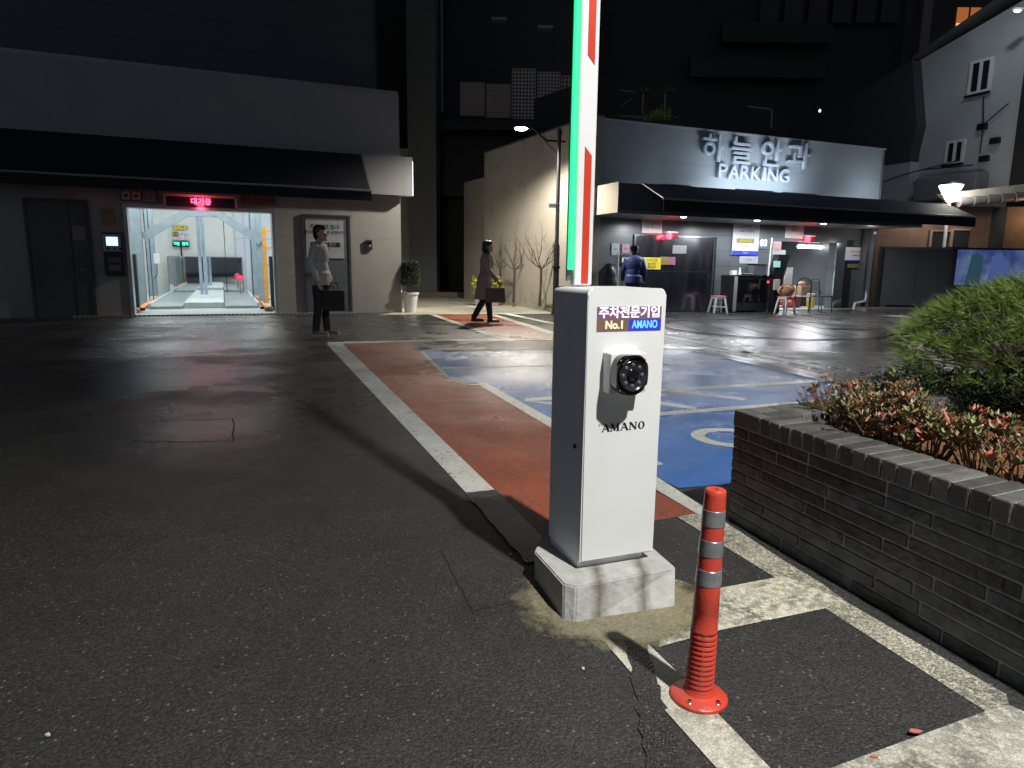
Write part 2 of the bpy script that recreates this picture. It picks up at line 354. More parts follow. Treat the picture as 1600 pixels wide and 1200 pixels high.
# wheel arc of the accessible-bay symbol
cw = G(1143, 684); b = MB(); ro, ri = .285, .185
pts = [(cw.x+ro*math.cos(a), cw.y+ro*math.sin(a)) for a in [math.pi*2*k/48 for k in range(49)]]
pin = [(cw.x+ri*math.cos(a), cw.y+ri*math.sin(a)) for a in [math.pi*2*k/48 for k in range(49)]]
for k in range(48): b.poly([(*pts[k], Z3), (*pts[k+1], Z3), (*pin[k+1], Z3), (*pin[k], Z3)])
b.build('wheelchair_symbol', whit_m, kind='structure')
flat('weathered_stripe', [(1058, 808), (1088, 803), (1098, 793), (1225, 877), (1285, 913), (1322, 941), (1289, 951), (1206, 900)], old_m, Z2)
flat('weathered_stripe', [(1289, 951), (1322, 941), (1572, 1086), (1577, 1104), (1541, 1113)], old_m, Z2)
worn_m = ground_mat('worn_white_paint', (.5, .49, .43), .2, (.1, .095, .08), .95, bump=.7, fleck=False)
flat('cross_stripe', [(1030, 938), (1225, 901), (1322, 941), (1289, 952), (1124, 986), (1030, 1012)], worn_m, Z3)
flat('cross_stripe', [(1308, 1198), (1540, 1113), (1577, 1103), (1700, 1160), (1700, 1330), (1230, 1330), (1100, 1290)], worn_m, Z3)
flat('diagonal_stripe', [(928, 985), (985, 985), (1013, 1008), (1065, 1058), (1200, 1198), (1330, 1330), (1230, 1330), (1118, 1200), (984, 1050)], worn_m, Z3)
rough_poly('fresh_patch', [(726, 771), (775, 766), (800, 792), (858, 850), (850, 880), (822, 880), (790, 842)], fresh_m, Z4, .008)
rough_poly('fresh_patch', [(973, 990), (990, 982), (1009, 990), (1026, 1062), (1045, 1123), (1065, 1200), (1120, 1400), (1060, 1400), (1009, 1200), (992, 1085)], fresh_m, Z4, .008)
rough_poly('cement_spill', [(770, 835), (780, 910), (820, 985), (870, 1045), (960, 1080), (1090, 1075), (1180, 1000), (1120, 930), (1010, 890)], mud_m, Z4+.0012, .006)
# dark kerb line (trench drain) and slot drain
drainm = mat('drain_grating', (.05, .05, .055), .3, .6, var=.5, scale=60)
t = thing('trench_drain', 'long narrow steel drain grating between the blue bays and the turntable', 'drain', G(1079, 549))
p0 = G(1079, 548)-t.location; p1 = G(1300, 599)-t.location; d = (p1-p0).normalized(); q = Vector((-d.y, d.x, 0))
bb = MB(); cnt = int((p1-p0).length/.09)
for k in range(cnt):
    c = p0 + d*(k*.09); bb.poly([c+q*.02+Vector((0, 0, .02)), c+q*.17+Vector((0, 0, .02)), c+q*.17+d*.045+Vector((0, 0, .02)), c+q*.02+d*.045+Vector((0, 0, .02))])
bb.build('grating_bars', drainm, t)
bb = MB()
for o_ in (-.03, .18): bb.poly([p0+q*o_+Vector((0, 0, .021)), p1+q*o_+Vector((0, 0, .021)), p1+q*(o_+.03)+Vector((0, 0, .021)), p0+q*(o_+.03)+Vector((0, 0, .021))])
bb.build('frame', mat('galvanised_frame', (.45, .47, .5), .3, .7), t)
a_, b_ = G(690, 549), G(1060, 544)
flat('trench_line', [(690, 547.6), (864, 544.2), (1060, 541), (1060, 543), (864, 546.4), (690, 550)], mat('groove_dark', (.02, .03, .03), .3), Z4)
# asphalt cracks / repair seams
crackm = mat('crack_seam', (.012, .012, .012), .8)
def seam(pxs, wd=.012):
    P = [G(*p) for p in pxs]; b = MB()
    R_ = []
    for i, p in enumerate(P):
        for j in range(7 if i < len(P)-1 else 1):
            c = p.lerp(P[min(i+1, len(P)-1)], j/7) + Vector((random.uniform(-1, 1), random.uniform(-1, 1), 0))*wd*.9
            R_.append(c)
    for a, c in zip(R_, R_[1:]):
        d = (c-a); 
        if d.length < 1e-4: continue
        q = Vector((-d.y, d.x, 0)).normalized()*wd*random.uniform(.2, .5)
        b.poly([(a+q)+Vector((0, 0, .003)), (a-q)+Vector((0, 0, .003)), (c-q)+Vector((0, 0, .003)), (c+q)+Vector((0, 0, .003))])
    b.build('asphalt_crack', crackm, kind='structure')
seam([(690, 860), (712, 905), (740, 960)], .006); seam([(740, 955), (830, 935)], .004)
seam([(205, 660), (365, 655), (362, 690), (205, 690)], .014)
lightseam = mat('light_scratch', (.25, .25, .24), .7)
# ------------------------------------------------------------------ barrier cabinet
A0 = math.atan2(.3621, .9321)
cab = thing('parking_barrier', 'white parking barrier cabinet with lit message display standing on concrete block', 'barrier', (0.2442, 2.3091, .125), A0)
FC = Frame(.2442, 2.3091, A0)
W0, W1, D0, D1 = .0, .305, -.02, .255
# body profile: side panels dark grey, front door white
prof = [(W0+.004, .15), (W1-.004, .15)]
zt = 1.129-.125
def rrect(x0, x1, z0, z1, r, top_only=True, seg=6):
    P = [(x0, z0), (x1, z0)]
    for k in range(seg+1):
        a = math.pi/2*k/seg; P.append((x1-r+r*math.cos(a), z1-r+r*math.sin(a)))
    for k in range(seg+1):
        a = math.pi/2+math.pi/2*k/seg; P.append((x0+r+r*math.cos(a), z1-r+r*math.sin(a)))
    return P
b = MB().prism(rrect(W0+.0, W1+.0, .03, zt, .022), D0+.0, D0+.03, 'y')
bmesh.ops.bevel(b.b, geom=[e for e in b.b.edges if abs(e.verts[0].co.y-D0) < 1e-5 and abs(e.verts[1].co.y-D0) < 1e-5], offset=.006, segments=2, affect='EDGES')
door = b.build('front_door', white_paint, cab, smooth=True)
body_m = mat('cabinet_grey_paint', (.74, .75, .78), .42, var=.03)
b = MB().prism(rrect(W0+.0005, W1-.0005, .03, zt-.001, .022), D0+.0305, D1, 'y'); body = b.build('housing', body_m, cab, smooth=True)
MB().box(W0+.004, W1-.03, D0+.03, D1-.01, 0.0, .032).build('plinth', white_paint, cab)
# vent slots and lock on side
b = MB()
for k in range(7): b.box(-.0015, .001, .11, .113, .70+k*.028, .712+k*.028)
b.build('vent_slots', mat('slot_pale', (.5, .5, .5), .5), cab)
MB().lathe([(0, 0), (.008, 0), (.008, .004), (.006, .006), (0, .006)], 16, m=Matrix.Translation((.0, .045, .445)) @ Matrix.Rotation(R(-90), 4, 'Y')).build('lock', blackplas, cab, smooth=True)
# LED display
def led_mat(name, top, bl, br, x0, x1, z0, z1):
    m = bpy.data.materials.new(name); m.use_nodes = True; N = m.node_tree; nd = N.nodes; L = N.links
    b = nd["Principled BSDF"]; b.inputs['Base Color'].default_value = (.03, .025, .025, 1); b.inputs['Roughness'].default_value = .5
    tc = nd.new("ShaderNodeTexCoord"); sp = nd.new("ShaderNodeSeparateXYZ"); L.new(tc.outputs['Object'], sp.inputs[0])
    gx = nd.new("ShaderNodeMath"); gx.operation = 'GREATER_THAN'; gx.inputs[1].default_value = x0+(x1-x0)*.49; L.new(sp.outputs[0], gx.inputs[0])
    gz = nd.new("ShaderNodeMath"); gz.operation = 'GREATER_THAN'; gz.inputs[1].default_value = z0+(z1-z0)*.48; L.new(sp.outputs[2], gz.inputs[0])
    m1 = nd.new("ShaderNodeMix"); m1.data_type = 'RGBA'; m1.inputs[6].default_value = (*bl, 1); m1.inputs[7].default_value = (*br, 1); L.new(gx.outputs[0], m1.inputs[0])
    m2 = nd.new("ShaderNodeMix"); m2.data_type = 'RGBA'; m2.inputs[7].default_value = (*top, 1); L.new(m1.outputs[2], m2.inputs[6]); L.new(gz.outputs[0], m2.inputs[0])
    L.new(m2.outputs[2], b.inputs['Emission Color']); b.inputs['Emission Strength'].default_value = 1
    return m
dx0, dx1, dz0, dz1 = .034, .287, .984-.125, 1.067-.125
lm = led_mat('led_board', (.16, .09, .15), (.17, .10, .06), (.01, .01, .75), dx0, dx1, dz0, dz1)
disp = MB().box(dx0, dx1, D0-.002, D0+.01, dz0, dz1).build('led_display', lm, cab)
pinkled = emit('led_pink', (1, .68, .95), 1.9); warmled = emit('led_warm', (1, .72, .42), 1.9); blueled = emit('led_blue', (.1, .42, 1), 2.2)
xc = (dx0+dx1)/2; zc = (dz0+dz1)/2
text('upper_text', '주차전문기업', .0415, pinkled, disp, (xc, D0-.0035, zc+.020), .0008, bold=.0009, xs=1.06)
text('lower_text', 'No.1', .038, warmled, disp, (dx0+.068, D0-.0035, zc-.021), .0008, bold=.0008, xs=.95)
text('brand_text', 'AMANO', .038, blueled, disp, (dx1-.066, D0-.0035, zc-.021), .0008, bold=.0006, xs=.72)
# camera unit
(cx0, _a), (cx1, _b) = FC.px(-.075, 955, 553), FC.px(-.075, 1008, 613); cz0, cz1 = _b-.125, _a-.125
camb = MB().box(cx0, cx1, D0-.055, D0+.002, cz0, cz1, bev=.004).build('camera_bracket', white_paint, cab)
ccx = (cx0+cx1)/2-.008; ccz = (cz0+cz1)/2
pl = []
for k in range(40):
    a = 2*math.pi*k/40; r_ = 1/((abs(math.cos(a))**3+abs(math.sin(a))**3)**(1/3)); pl.append((ccx+.064*r_*math.cos(a)*.95, ccz+.068*r_*math.sin(a)))
b = MB().prism(pl, D0-.095, D0-.056, 'y'); bmesh.ops.bevel(b.b, geom=[e for e in b.b.edges if e.verts[0].co.y < D0-.09 and e.verts[1].co.y < D0-.09], offset=.008, segments=3, affect='EDGES')
hous = b.build('camera_housing', glossblk, camb, smooth=True)
Mx = Matrix.Translation((ccx, D0-.095, ccz)) @ Matrix.Scale(1.0, 4) @ Matrix.Rotation(R(90), 4, 'X')
MB().lathe([(.052, 0), (.054, .006), (.05, .009), (.042, .002), (.03, .001), (0, .001)], 40, m=Mx).build('lens_ring', mat('lens_ring_black', (.03, .03, .04), .18, .3), camb, smooth=True)
MB().lathe([(.022, .001), (.02, .008), (.012, .012), (0, .013)], 32, m=Mx).build('lens', glossblk, camb, smooth=True)
b = MB()
for k in range(8):
    a = math.pi/4*k; b.ell((ccx+.036*math.cos(a), D0-.097, ccz+.036*math.sin(a)), (.007, .003, .007), 10)
b.build('infrared_lamps', mat('ir_lamp', (.1, .1, .13), .2), camb, smooth=True)
b = MB()
for sx in (-1, 1):
    for sz in (-1, 1): MB().ell((ccx+.047*sx, D0-.096, ccz+.051*sz), (.003, .002, .003), 8).build('screw', grey_metal, camb, smooth=True)
# sun visor over the camera: short hood whose ragged edge throws the shadow below
b = MB()
for k in range(12):
    a0 = R(38+k*104/12); a1 = R(38+(k+1)*104/12)
    P = lambda a, y: Vector((ccx+.060*math.cos(a), y, ccz+.062*math.sin(a)))
    b.poly([P(a0, D0-.09), P(a1, D0-.09), P(a1, D0-.112), P(a0, D0-.112)])
b.build('visor', glossblk, camb)
# brand lettering, hand-built serif look: sheared bold
def serif(word, size, m, parent, x, y, z, width):
    """slab-serif capitals built from strokes"""
    ST = {'A': [((0, 0), (.38, 1), .07), ((.38, 1), (.8, 0), .17), ((.17, .34), (.62, .34), .06), ((-.1, .025), (.18, .025), .05), ((.6, .025), (1.0, .025), .05)],
          'M': [((.05, 0), (.12, 1), .07), ((.14, 1), (.5, .05), .17), ((.5, .05), (.88, 1), .07), ((.9, 0), (.88, 1), .18), ((-.1, .025), (.2, .025), .05), ((.7, .025), (1.1, .025), .05), ((-.02, .975), (.2, .975), .05), ((.8, .975), (1.06, .975), .05)],
          'N': [((.1, 0), (.1, 1), .07), ((.12, 1), (.82, .02), .18), ((.82, .05), (.82, 1), .07), ((-.05, .025), (.25, .025), .05), ((-.08, .975), (.2, .975), .05), ((.67, .975), (.97, .975), .05)]}
    adv = {'A': 1.06, 'M': 1.3, 'N': 1.12, 'O': 1.0}
    tot = sum(adv[c] for c in word); k = width/tot; b = MB(); X = 0
    for c in word:
        if c == 'O':
            n = 28
            for i in range(n):
                a0 = 2*math.pi*i/n; a1 = 2*math.pi*(i+1)/n
                o_ = lambda a: (X+.42+.43*math.cos(a), .5+.52*math.sin(a)); i_ = lambda a: (X+.42+.2*math.cos(a), .5+.44*math.sin(a))
                b.poly([(*[v*q_ for v, q_ in zip(pp, (k, size))],) [:1] + (0,) + (pp[1]*size,) for pp in (o_(a0), o_(a1), i_(a1), i_(a0))])
        else:
            for n_, ((ax, az), (bx, bz), t) in enumerate(ST[c]):
                t *= 1.45
                if abs(az-bz) < .01: q = [(ax, az-t/2), (bx, az-t/2), (bx, az+t/2), (ax, az+t/2)]
                else: q = [(ax-t/2, az), (ax+t/2, az), (bx+t/2, bz), (bx-t/2, bz)]
                b.poly([((X+p[0])*k, -.00012*n_, p[1]*size) for p in q])
        X += adv[c]
    return b.build('brand_lettering', m, parent, loc=(x, y, z))
serif('AMANO', .027, mat('black_lettering', (.01, .01, .01), .5), cab, .070, D0-.0015, .633-.125, .175)
# boom arm raised upright
boom_m = mat('boom_white', (.7, .71, .73), .35, var=.03); boom_r = mat('boom_red', (.55, .045, .02), .35, var=.05)
bx, by = .076, .19
boom = MB().box(bx-.036, bx+.036, by-.018, by+.018, zt+.004, 3.6, bev=.006).build('boom_arm', boom_m, cab)
for zb, ztp, up in ((1.14-.125, 1.60-.125, 1), (1.90-.125, 2.37-.125, -1), (2.67-.125, 3.14-.125, 1)):
    x0, x1 = bx-.009, bx+.019
    if up > 0: P = [(x0, zb+.0), (x1, zb), (x1, ztp-.015), (x0, ztp+.015)]
    else: P = [(x0, zb+.015), (x1, zb-.015), (x1, ztp), (x0, ztp)]
    MB().prism(P, by-.0195, by-.0185, 'y').build('red_reflector', boom_r, boom)
MB().tube([(bx-.047, by-.006, zt+.06), (bx-.046, by-.006, 3.59)], .0095, 10).build('green_led_strip', emit('green_led', (.02, 1, .26), 2.0), boom, smooth=True)
MB().box(bx-.056, bx-.037, by+.003, by+.012, zt+.02, 3.58).build('led_channel', grey_metal, boom)
# concrete block
blk = [G(835, 862, .125), G(880, 912, .125), G(901, 917, .125), G(1056, 886, .125), G(1015, 852, .125)]
low = [G(835, 905, 0), G(880, 971, 0), G(898, 976, 0), G(1055, 952, 0), G(1024, 880, 0)]
extra = blk[4] + (blk[0]-blk[4]); 
b = MB()
back = Vector((.25, 2.80, .125)); backl = Vector((.25, 2.82, 0))
top = blk + [Vector((.46, 2.72, .125)), Vector((.13, 2.62, .125))]
bot = [low[0]] + low[1:4] + [Vector((.56, 2.5, 0)), Vector((.46, 2.74, 0)), Vector((.12, 2.64, 0))]
tv = [b.b.verts.new(p) for p in top]; bv = [b.b.verts.new((p.x, p.y, -.02)) for p in bot]
b.b.faces.new(tv); n_ = len(tv)
for i in range(n_): b.b.faces.new((bv[i], bv[(i+1) % n_], tv[(i+1) % n_], tv[i]))
bmesh.ops.bevel(b.b, geom=[e for e in b.b.edges if all(v.co.z > .1 for v in e.verts) or abs(e.verts[0].co.z-e.verts[1].co.z) > .1], offset=.005, segments=2, affect='EDGES')
def conc_block_mat():
    m = mat('cast_concrete', (.42, .42, .40), .75, var=.14, scale=18, bump=.5, bscale=45)
    N = m.node_tree; nd = N.nodes; L = N.links; bs = nd["Principled BSDF"]; src = bs.inputs['Base Color'].links[0].from_socket
    geo = nd.new("ShaderNodeNewGeometry"); sp = nd.new("ShaderNodeSeparateXYZ"); L.new(geo.outputs['Position'], sp.inputs[0])
    n = nd.new("ShaderNodeTexNoise"); n.inputs['Scale'].default_value = 30; L.new(geo.outputs['Position'], n.inputs['Vector'])
    out = src
    for xc_, wd in ((.312, .034), (.478, .03)):
        s = nd.new("ShaderNodeMath"); s.operation = 'SUBTRACT'; L.new(sp.outputs[0], s.inputs[0]); s.inputs[1].default_value = xc_
        ab = nd.new("ShaderNodeMath"); ab.operation = 'ABSOLUTE'; L.new(s.outputs[0], ab.inputs[0])
        ad = nd.new("ShaderNodeMath"); ad.operation = 'MULTIPLY_ADD'; L.new(n.outputs[0], ad.inputs[0]); ad.inputs[1].default_value = .03; L.new(ab.outputs[0], ad.inputs[2])
        mr = nd.new("ShaderNodeMapRange"); mr.inputs[1].default_value = .012; mr.inputs[2].default_value = .018+wd; mr.inputs[3].default_value = .9; mr.inputs[4].default_value = 0; L.new(ad.outputs[0], mr.inputs[0])
        mx = nd.new("ShaderNodeMix"); mx.data_type = 'RGBA'; L.new(mr.outputs[0], mx.inputs[0]); L.new(out, mx.inputs[6]); mx.inputs[7].default_value = (.10, .085, .06, 1); out = mx.outputs[2]
    L.new(out, bs.inputs['Base Color']); return m
b.build('concrete_block', conc_block_mat(), label='low pale concrete plinth block stained by two drip marks under the barrier cabinet', cat='concrete block')
# ------------------------------------------------------------------ bollard
bp = Vector((.54, 1.752, 0))
bol = thing('traffic_bollard', 'orange red flexible bollard with three silver reflective bands beside brick planter', 'bollard', bp)
bol.rotation_euler = (R(-1.0), R(1.2), 0)
orange = mat('orange_plastic', (.60, .055, .03), .36, var=.06, scale=14, coat=.1, dirt=(.45, .06, .04), bump=.15, bscale=120)
silver = mat('silver_reflective_band', (.33, .34, .37), .28, .55, var=.18, scale=30)
bprof = [(.078, 0), (.080, .004), (.079, .011), (.074, .015), (.055, .020), (.045, .025), (.042, .032)]
MB().lathe([(0, 0)] + bprof + [(0, .033)], 48).build('base', orange, bol, smooth=True)
Ht = .615
def rad(z): return .0405 - (.0405-.0285)*z/Ht
# ribbed lower column with real ribs and a vertical mould seam
rb = MB(); rings = []
seg = 48
zz = []; z = .028
while z < .205: zz.append(z); z += .0018
zz.append(.212)
for z in zz:
    ph = ((z-.036) % .0145)/.0145; inr = .036 < z < .205
    rr = []
    for k in range(seg):
        a = 2*math.pi*k/seg; m_ = abs(math.sin(2*a+.6)) > .14
        d = (-.0042*(1-abs(2*ph-1)**.6 if ph < .5 else max(0, 1-(ph-.5)*5)) if (inr and m_) else 0)
        rr.append(rb.b.verts.new(((rad(z)+d)*math.cos(a), (rad(z)+d)*math.sin(a), z)))
    rings.append(rr)
for A, B in zip(rings, rings[1:]):
    for k in range(seg): rb.b.faces.new((A[k], A[(k+1) % seg], B[(k+1) % seg], B[k]))
rb.build('ribbed_column', orange, bol, smooth=True)
MB().lathe([(rad(.212), .212), (rad(.214)-.0008, .214), (rad(.27)-.0008, .27), (rad(.272), .272), (rad(.33), .33), (rad(.6), .60), (rad(.6)-.0006, .610), (rad(.6)-.0035, .614), (.009, .6145), (.007, .600), (0, .600)], 48).build('post', orange, bol, smooth=True)
for k in range(3):
    z0 = .346 + k*.084
    MB().lathe([(rad(z0)+.0003, z0), (rad(z0)+.0013, z0+.001), (rad(z0+.044)+.0013, z0+.044), (rad(z0+.045)+.0003, z0+.045)], 48).build('reflective_band', silver, bol, smooth=True)
for a in (-128, -52, 90):
    p = Vector((.063*math.cos(R(a)), .063*math.sin(R(a)), .0165))
    bo = MB().lathe([(0, 0), (.009, 0), (.009, .0015), (.006, .002), (.006, .007), (.0045, .009), (0, .009)], 6, c=p).build('anchor_bolt', mat('zinc_bolt', (.6, .6, .62), .2, 1), bol)
# ------------------------------------------------------------------ brick planter
PC = G(1137, 811); P2 = G(1600, 1083)
dF = (P2-PC).normalized(); angF = math.atan2(dF.y, dF.x)
pl_ = thing('brick_planter', 'raised dark grey brick planter wall with upright coping bricks holding shrubs', 'planter', PC, angF)
# local x: along the front towards the camera; local y: left of that = into the planter (towards +X world)
LEN = 3.6; SIDE = 5.0; Hc = .545
brick_m = mat('dark_brick', (.042, .047, .054), .34, var=.7, scale=11, bump=.8, bscale=35)
cope_m = mat('coping_brick', (.085, .085, .078), .6, var=.22, scale=16, bump=.4, bscale=90)
mortar = mat('mortar', (.26, .26, .25), .8, var=.35, scale=30, bump=.5)
sgn = 1
MB().box(.005, LEN, .0045, .185, -.02, .468).skew().build('mortar_core', mortar, pl_)
def wallbricks(L, swap, start=0.0):
    b = MB(); z = 0.0; row = 0
    while z < .46:
        x = -random.uniform(.02, .3) if row % 1 == 0 else 0
        while x < L:
            w_ = random.choice((.19, .39, .39, .39)); x0 = max(x, start); x1 = min(x+w_-.007, L)
            if x1-x0 > .03:
                j = random.uniform(-.002, .002)
                if not swap: b.box(x0, x1, j, .1, z+.001, z+.0475, bev=.005)
                else: b.box(j, .1, x0, x1, z+.001, z+.0455, bev=.004)
            x += w_
        z += .052; row += 1
    return b
wallbricks(LEN, False).skew().build('front_brickwork', brick_m, pl_)
MB().box(.0045, .185, .19, SIDE, -.02, .468).skew().build('side_mortar_core', mortar, pl_)
wallbricks(SIDE, True, .102).skew().build('side_brickwork', brick_m, pl_)
b = MB(); b.box(0-.004, .185, -.004, .066, .469, Hc, bev=.006); x = .192
b2 = MB()
b.box(0-.004, .092, .073, .195, .469, Hc-.002, bev=.005).box(.098, .187, .073, .195, .469, Hc-.001, bev=.005)
while x < LEN:
    j = random.uniform(-.003, .003); b.box(x, x+.0605, -.006+j, .195, .469, Hc+j*.6, bev=.006); x += .067
y = .202
while y < SIDE:
    j = random.uniform(-.003, .003); b.box(-.006+j, .195, y, y+.0605, .469, Hc+j*.6, bev=.006); y += .067
b.skew().build('coping', cope_m, pl_)
MB().box(.0, LEN, .0, .19, .4655, Hc-.005).box(.0, .19, .19, SIDE, .4655, Hc-.005).skew().build('coping_mortar', mortar, pl_)
FP = Frame(PC.x, PC.y, angF)
soil_m = mat('pine_needle_litter', (.16, .075, .03), .9, var=.6, scale=40, bump=1.0, bscale=80)
b = MB(); nx, ny = 60, 70
gv = {}
for i in range(nx+1):
    for j in range(ny+1):
        x = .19+(LEN-.19)*i/nx; y = .19+(SIDE-.19)*j/ny
        p = FP.W(x-.14*y, y, 0); gv[i, j] = b.b.verts.new((p.x, p.y, .44+.03*noise.noise(Vector((x*3, y*3, 0)))+.015*noise.noise(Vector((x*14, y*14, 3)))))
for i in range(nx):
    for j in range(ny): b.b.faces.new((gv[i, j], gv[i+1, j], gv[i+1, j+1], gv[i, j+1]))
b.build('planter_soil', soil_m, kind='structure')
# loose needles
b = MB()
for k in range(5200):
    x = random.uniform(.2, 2.2); y = random.uniform(.2, 1.6); p = FP.W(x, y, .445+.03*noise.noise(Vector((x*3, y*3, 0)))+random.uniform(.0, .02))
    a = random.uniform(0, math.pi); l = random.uniform(.03, .07); d = Vector((math.cos(a), math.sin(a), random.uniform(-.2, .2)))*l; q = Vector((-d.y, d.x, 0)).normalized()*.0012
    b.poly([p-q, p+q, p+d+q*.3, p+d-q*.3])
b.build('needle_litter', mat('dry_needles', (.36, .15, .055), .7, var=.5, scale=30), label='dry orange brown pine needles lying on the planter soil', cat='leaf litter', kind='stuff')
# shrubs
def leafmat(name, c1, c2, sc=14):
    return mat(name, c2, .45, var=.35, scale=sc, dirt=c1)
lf_green = leafmat('leaf_olive', (.05, .07, .02), (.16, .17, .06)); lf_red = leafmat('leaf_red', (.16, .04, .025), (.42, .13, .09))
lf_brn = leafmat('leaf_bronze', (.09, .045, .02), (.27, .16, .07)); stem_m = mat('woody_stem', (.13, .09, .06), .7)
def leafblade(b, p, d, l, w_, up):
    side = d.cross(up)
    if side.length < 1e-3: side = Vector((1, 0, 0))
    side = side.normalized()*w_; m1 = p+d*l*.45-up*l*.05
    v = [b.b.verts.new(x) for x in (p, m1+side, p+d*l, m1-side)]
    b.b.faces.new((v[0], v[1], v[2])); b.b.faces.new((v[0], v[2], v[3]))
def shrub(name, label, cx, cy, r, h, nst, nl, mix_, llen=.03, group=None, bare=.35):
    t = thing(name, label, 'shrub', (cx, cy, .43), group=group)
    st = MB(); L_ = {0: MB(), 1: MB(), 2: MB()}
    for k in range(nst):
        a = random.uniform(0, 2*math.pi); rr = r*math.sqrt(random.random()); tx, ty = rr*math.cos(a), rr*math.sin(a)
        hh = h*(1-.35*(rr/r)**2)*random.uniform(.78, 1.08)
        base = Vector((tx*.3, ty*.3, 0)); tip = Vector((tx, ty, hh)); mid = base.lerp(tip, .5)+Vector((random.uniform(-.03, .03), random.uniform(-.03, .03), .02))
        st.tube([base, mid, tip], [.004, .003, .0015], 5)
        nw = max(2, nl//6)
        for j in range(nw):
            f = bare + (1-bare)*((j+random.random())/nw)**.8; p = mid.lerp(tip, (f-.5)*2) if f > .5 else base.lerp(mid, f*2)
            p = p+Vector((random.gauss(0, .016), random.gauss(0, .016), random.gauss(0, .01))); q = random.choices((0, 1, 2), mix_(f))[0]
            ax = Vector((random.gauss(0, .4), random.gauss(0, .4), 1)).normalized(); big = random.choice((.6, .9, 1, 1.25, 1.7))
            for i2 in range(6):
                a = 6.283*i2/6+random.random(); d = (Vector((math.cos(a), math.sin(a), random.uniform(.2, .9)))+ax*.4).normalized()
                leafblade(L_[q], p, d, llen*big*random.uniform(.7, 1.15), llen*big*.19, ax)
    st.build('stems', stem_m, t)
    for q, nm, m in ((0, 'green_leaves', lf_green), (1, 'red_leaves', lf_red), (2, 'bronze_leaves', lf_brn)):
        if len(L_[q].b.faces): L_[q].build(nm, m, t)
        else: L_[q].b.free()
    return t
def local(x, y): p = FP.W(x, y); return p.x, p.y
SG = 'low nandina shrubs in the brick planter'
m1 = lambda f: (.35, .05+.15*f*f, .6); m2 = lambda f: (.5, .12+.25*f*f, .3)
p = G(1385, 715, .45); shrub('nandina_shrub', 'bushy bronze shrub spilling over the planter coping, leftmost of the low shrubs', p.x+.03, p.y+.10, .23, .33, 170, 36, m1, .024, SG, .1)
p = G(1320, 690, .45); shrub('nandina_shrub', 'sparse thin twiggy shrub behind the bushy bronze one at the corner', p.x+.06, p.y+.22, .2, .3, 60, 14, m1, .022, SG, .3)
p = G(1478, 742, .45); shrub('nandina_shrub', 'bare legged shrub with orange red top in the middle of planter', p.x+.03, p.y+.17, .17, .25, 22, 34, m2, .03, SG, .58)
p = G(1560, 770, .45); shrub('nandina_shrub', 'pink red leaved shrub on tall bare stems, rightmost of the low shrubs', p.x+.04, p.y+.15, .2, .28, 24, 34, m2, .032, SG, .62)
p = G(1660, 800, .45); shrub('nandina_shrub', 'red leaved shrub cut off by the right edge of the photo', p.x+.02, p.y+.2, .2, .30, 24, 34, m2, .036, SG, .55)
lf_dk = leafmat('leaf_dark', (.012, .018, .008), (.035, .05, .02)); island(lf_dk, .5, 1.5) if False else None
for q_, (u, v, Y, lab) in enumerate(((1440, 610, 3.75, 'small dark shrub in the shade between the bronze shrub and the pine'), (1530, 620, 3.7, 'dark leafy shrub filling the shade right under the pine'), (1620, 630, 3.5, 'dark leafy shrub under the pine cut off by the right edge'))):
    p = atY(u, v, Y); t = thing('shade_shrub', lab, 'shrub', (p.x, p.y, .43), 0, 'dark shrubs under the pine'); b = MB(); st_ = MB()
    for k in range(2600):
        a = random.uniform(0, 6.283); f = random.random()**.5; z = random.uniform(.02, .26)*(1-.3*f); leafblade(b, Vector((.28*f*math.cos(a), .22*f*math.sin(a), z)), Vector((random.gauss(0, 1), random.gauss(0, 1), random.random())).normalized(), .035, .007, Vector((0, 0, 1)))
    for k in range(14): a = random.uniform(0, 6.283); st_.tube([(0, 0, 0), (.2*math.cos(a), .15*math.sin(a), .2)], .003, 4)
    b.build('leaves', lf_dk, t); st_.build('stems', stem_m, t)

# pine
pine_m = leafmat('pine_needles', (.035, .065, .01), (.13, .20, .04), 6)
pc = atY(1612, 530, 3.75)
pn = thing('dwarf_pine', 'spreading bright green dwarf pine behind the low shrubs at right', 'pine', (pc.x, pc.y, .43))
tr = MB(); nd_ = MB(); tr.tube([(0, 0, 0), (.03, 0, .2), (0, .02, .4)], [.03, .022, .015], 8)
def tuft(p, d, n=26, l=.1):
    for k in range(n):
        dd = (d + Vector((random.gauss(0, .55), random.gauss(0, .55), random.gauss(.1, .45)))).normalized(); ll = l*random.uniform(.7, 1.2)
        q = dd.cross(Vector((random.gauss(0, 1), random.gauss(0, 1), random.gauss(0, 1)))).normalized()*.0016
        nd_.poly([p-q, p+q, p+dd*ll])
cen = Vector((0, 0, .42))
for k in range(1500):
    a = random.uniform(0, 2*math.pi); f = random.random()**.5; deep = k > 850
    r_ = .66*f; x, y = r_*math.cos(a), r_*math.sin(a)*.8
    top = .27+.44*math.sqrt(max(0, 1-(f*.97)**2))+.07*noise.noise(Vector((x*4, y*4, 5)))
    z = top-abs(random.gauss(0, .05)) if not deep else random.uniform(.18, top-.08)
    p = Vector((x, y, z))
    if not deep and noise.noise(p*3.4) < -.24: continue
    d = Vector((x*1.1-.25, y*.9, .30)).normalized()
    tuft(p, d, random.choice((16, 24, 30)), random.uniform(.07, .12))
    if k % 30 == 0: tr.tube([Vector((x*.1, y*.1, .22)), p*.55+Vector((0, 0, .1)), p-Vector((0, 0, .04))], [.008, .005, .002], 5)
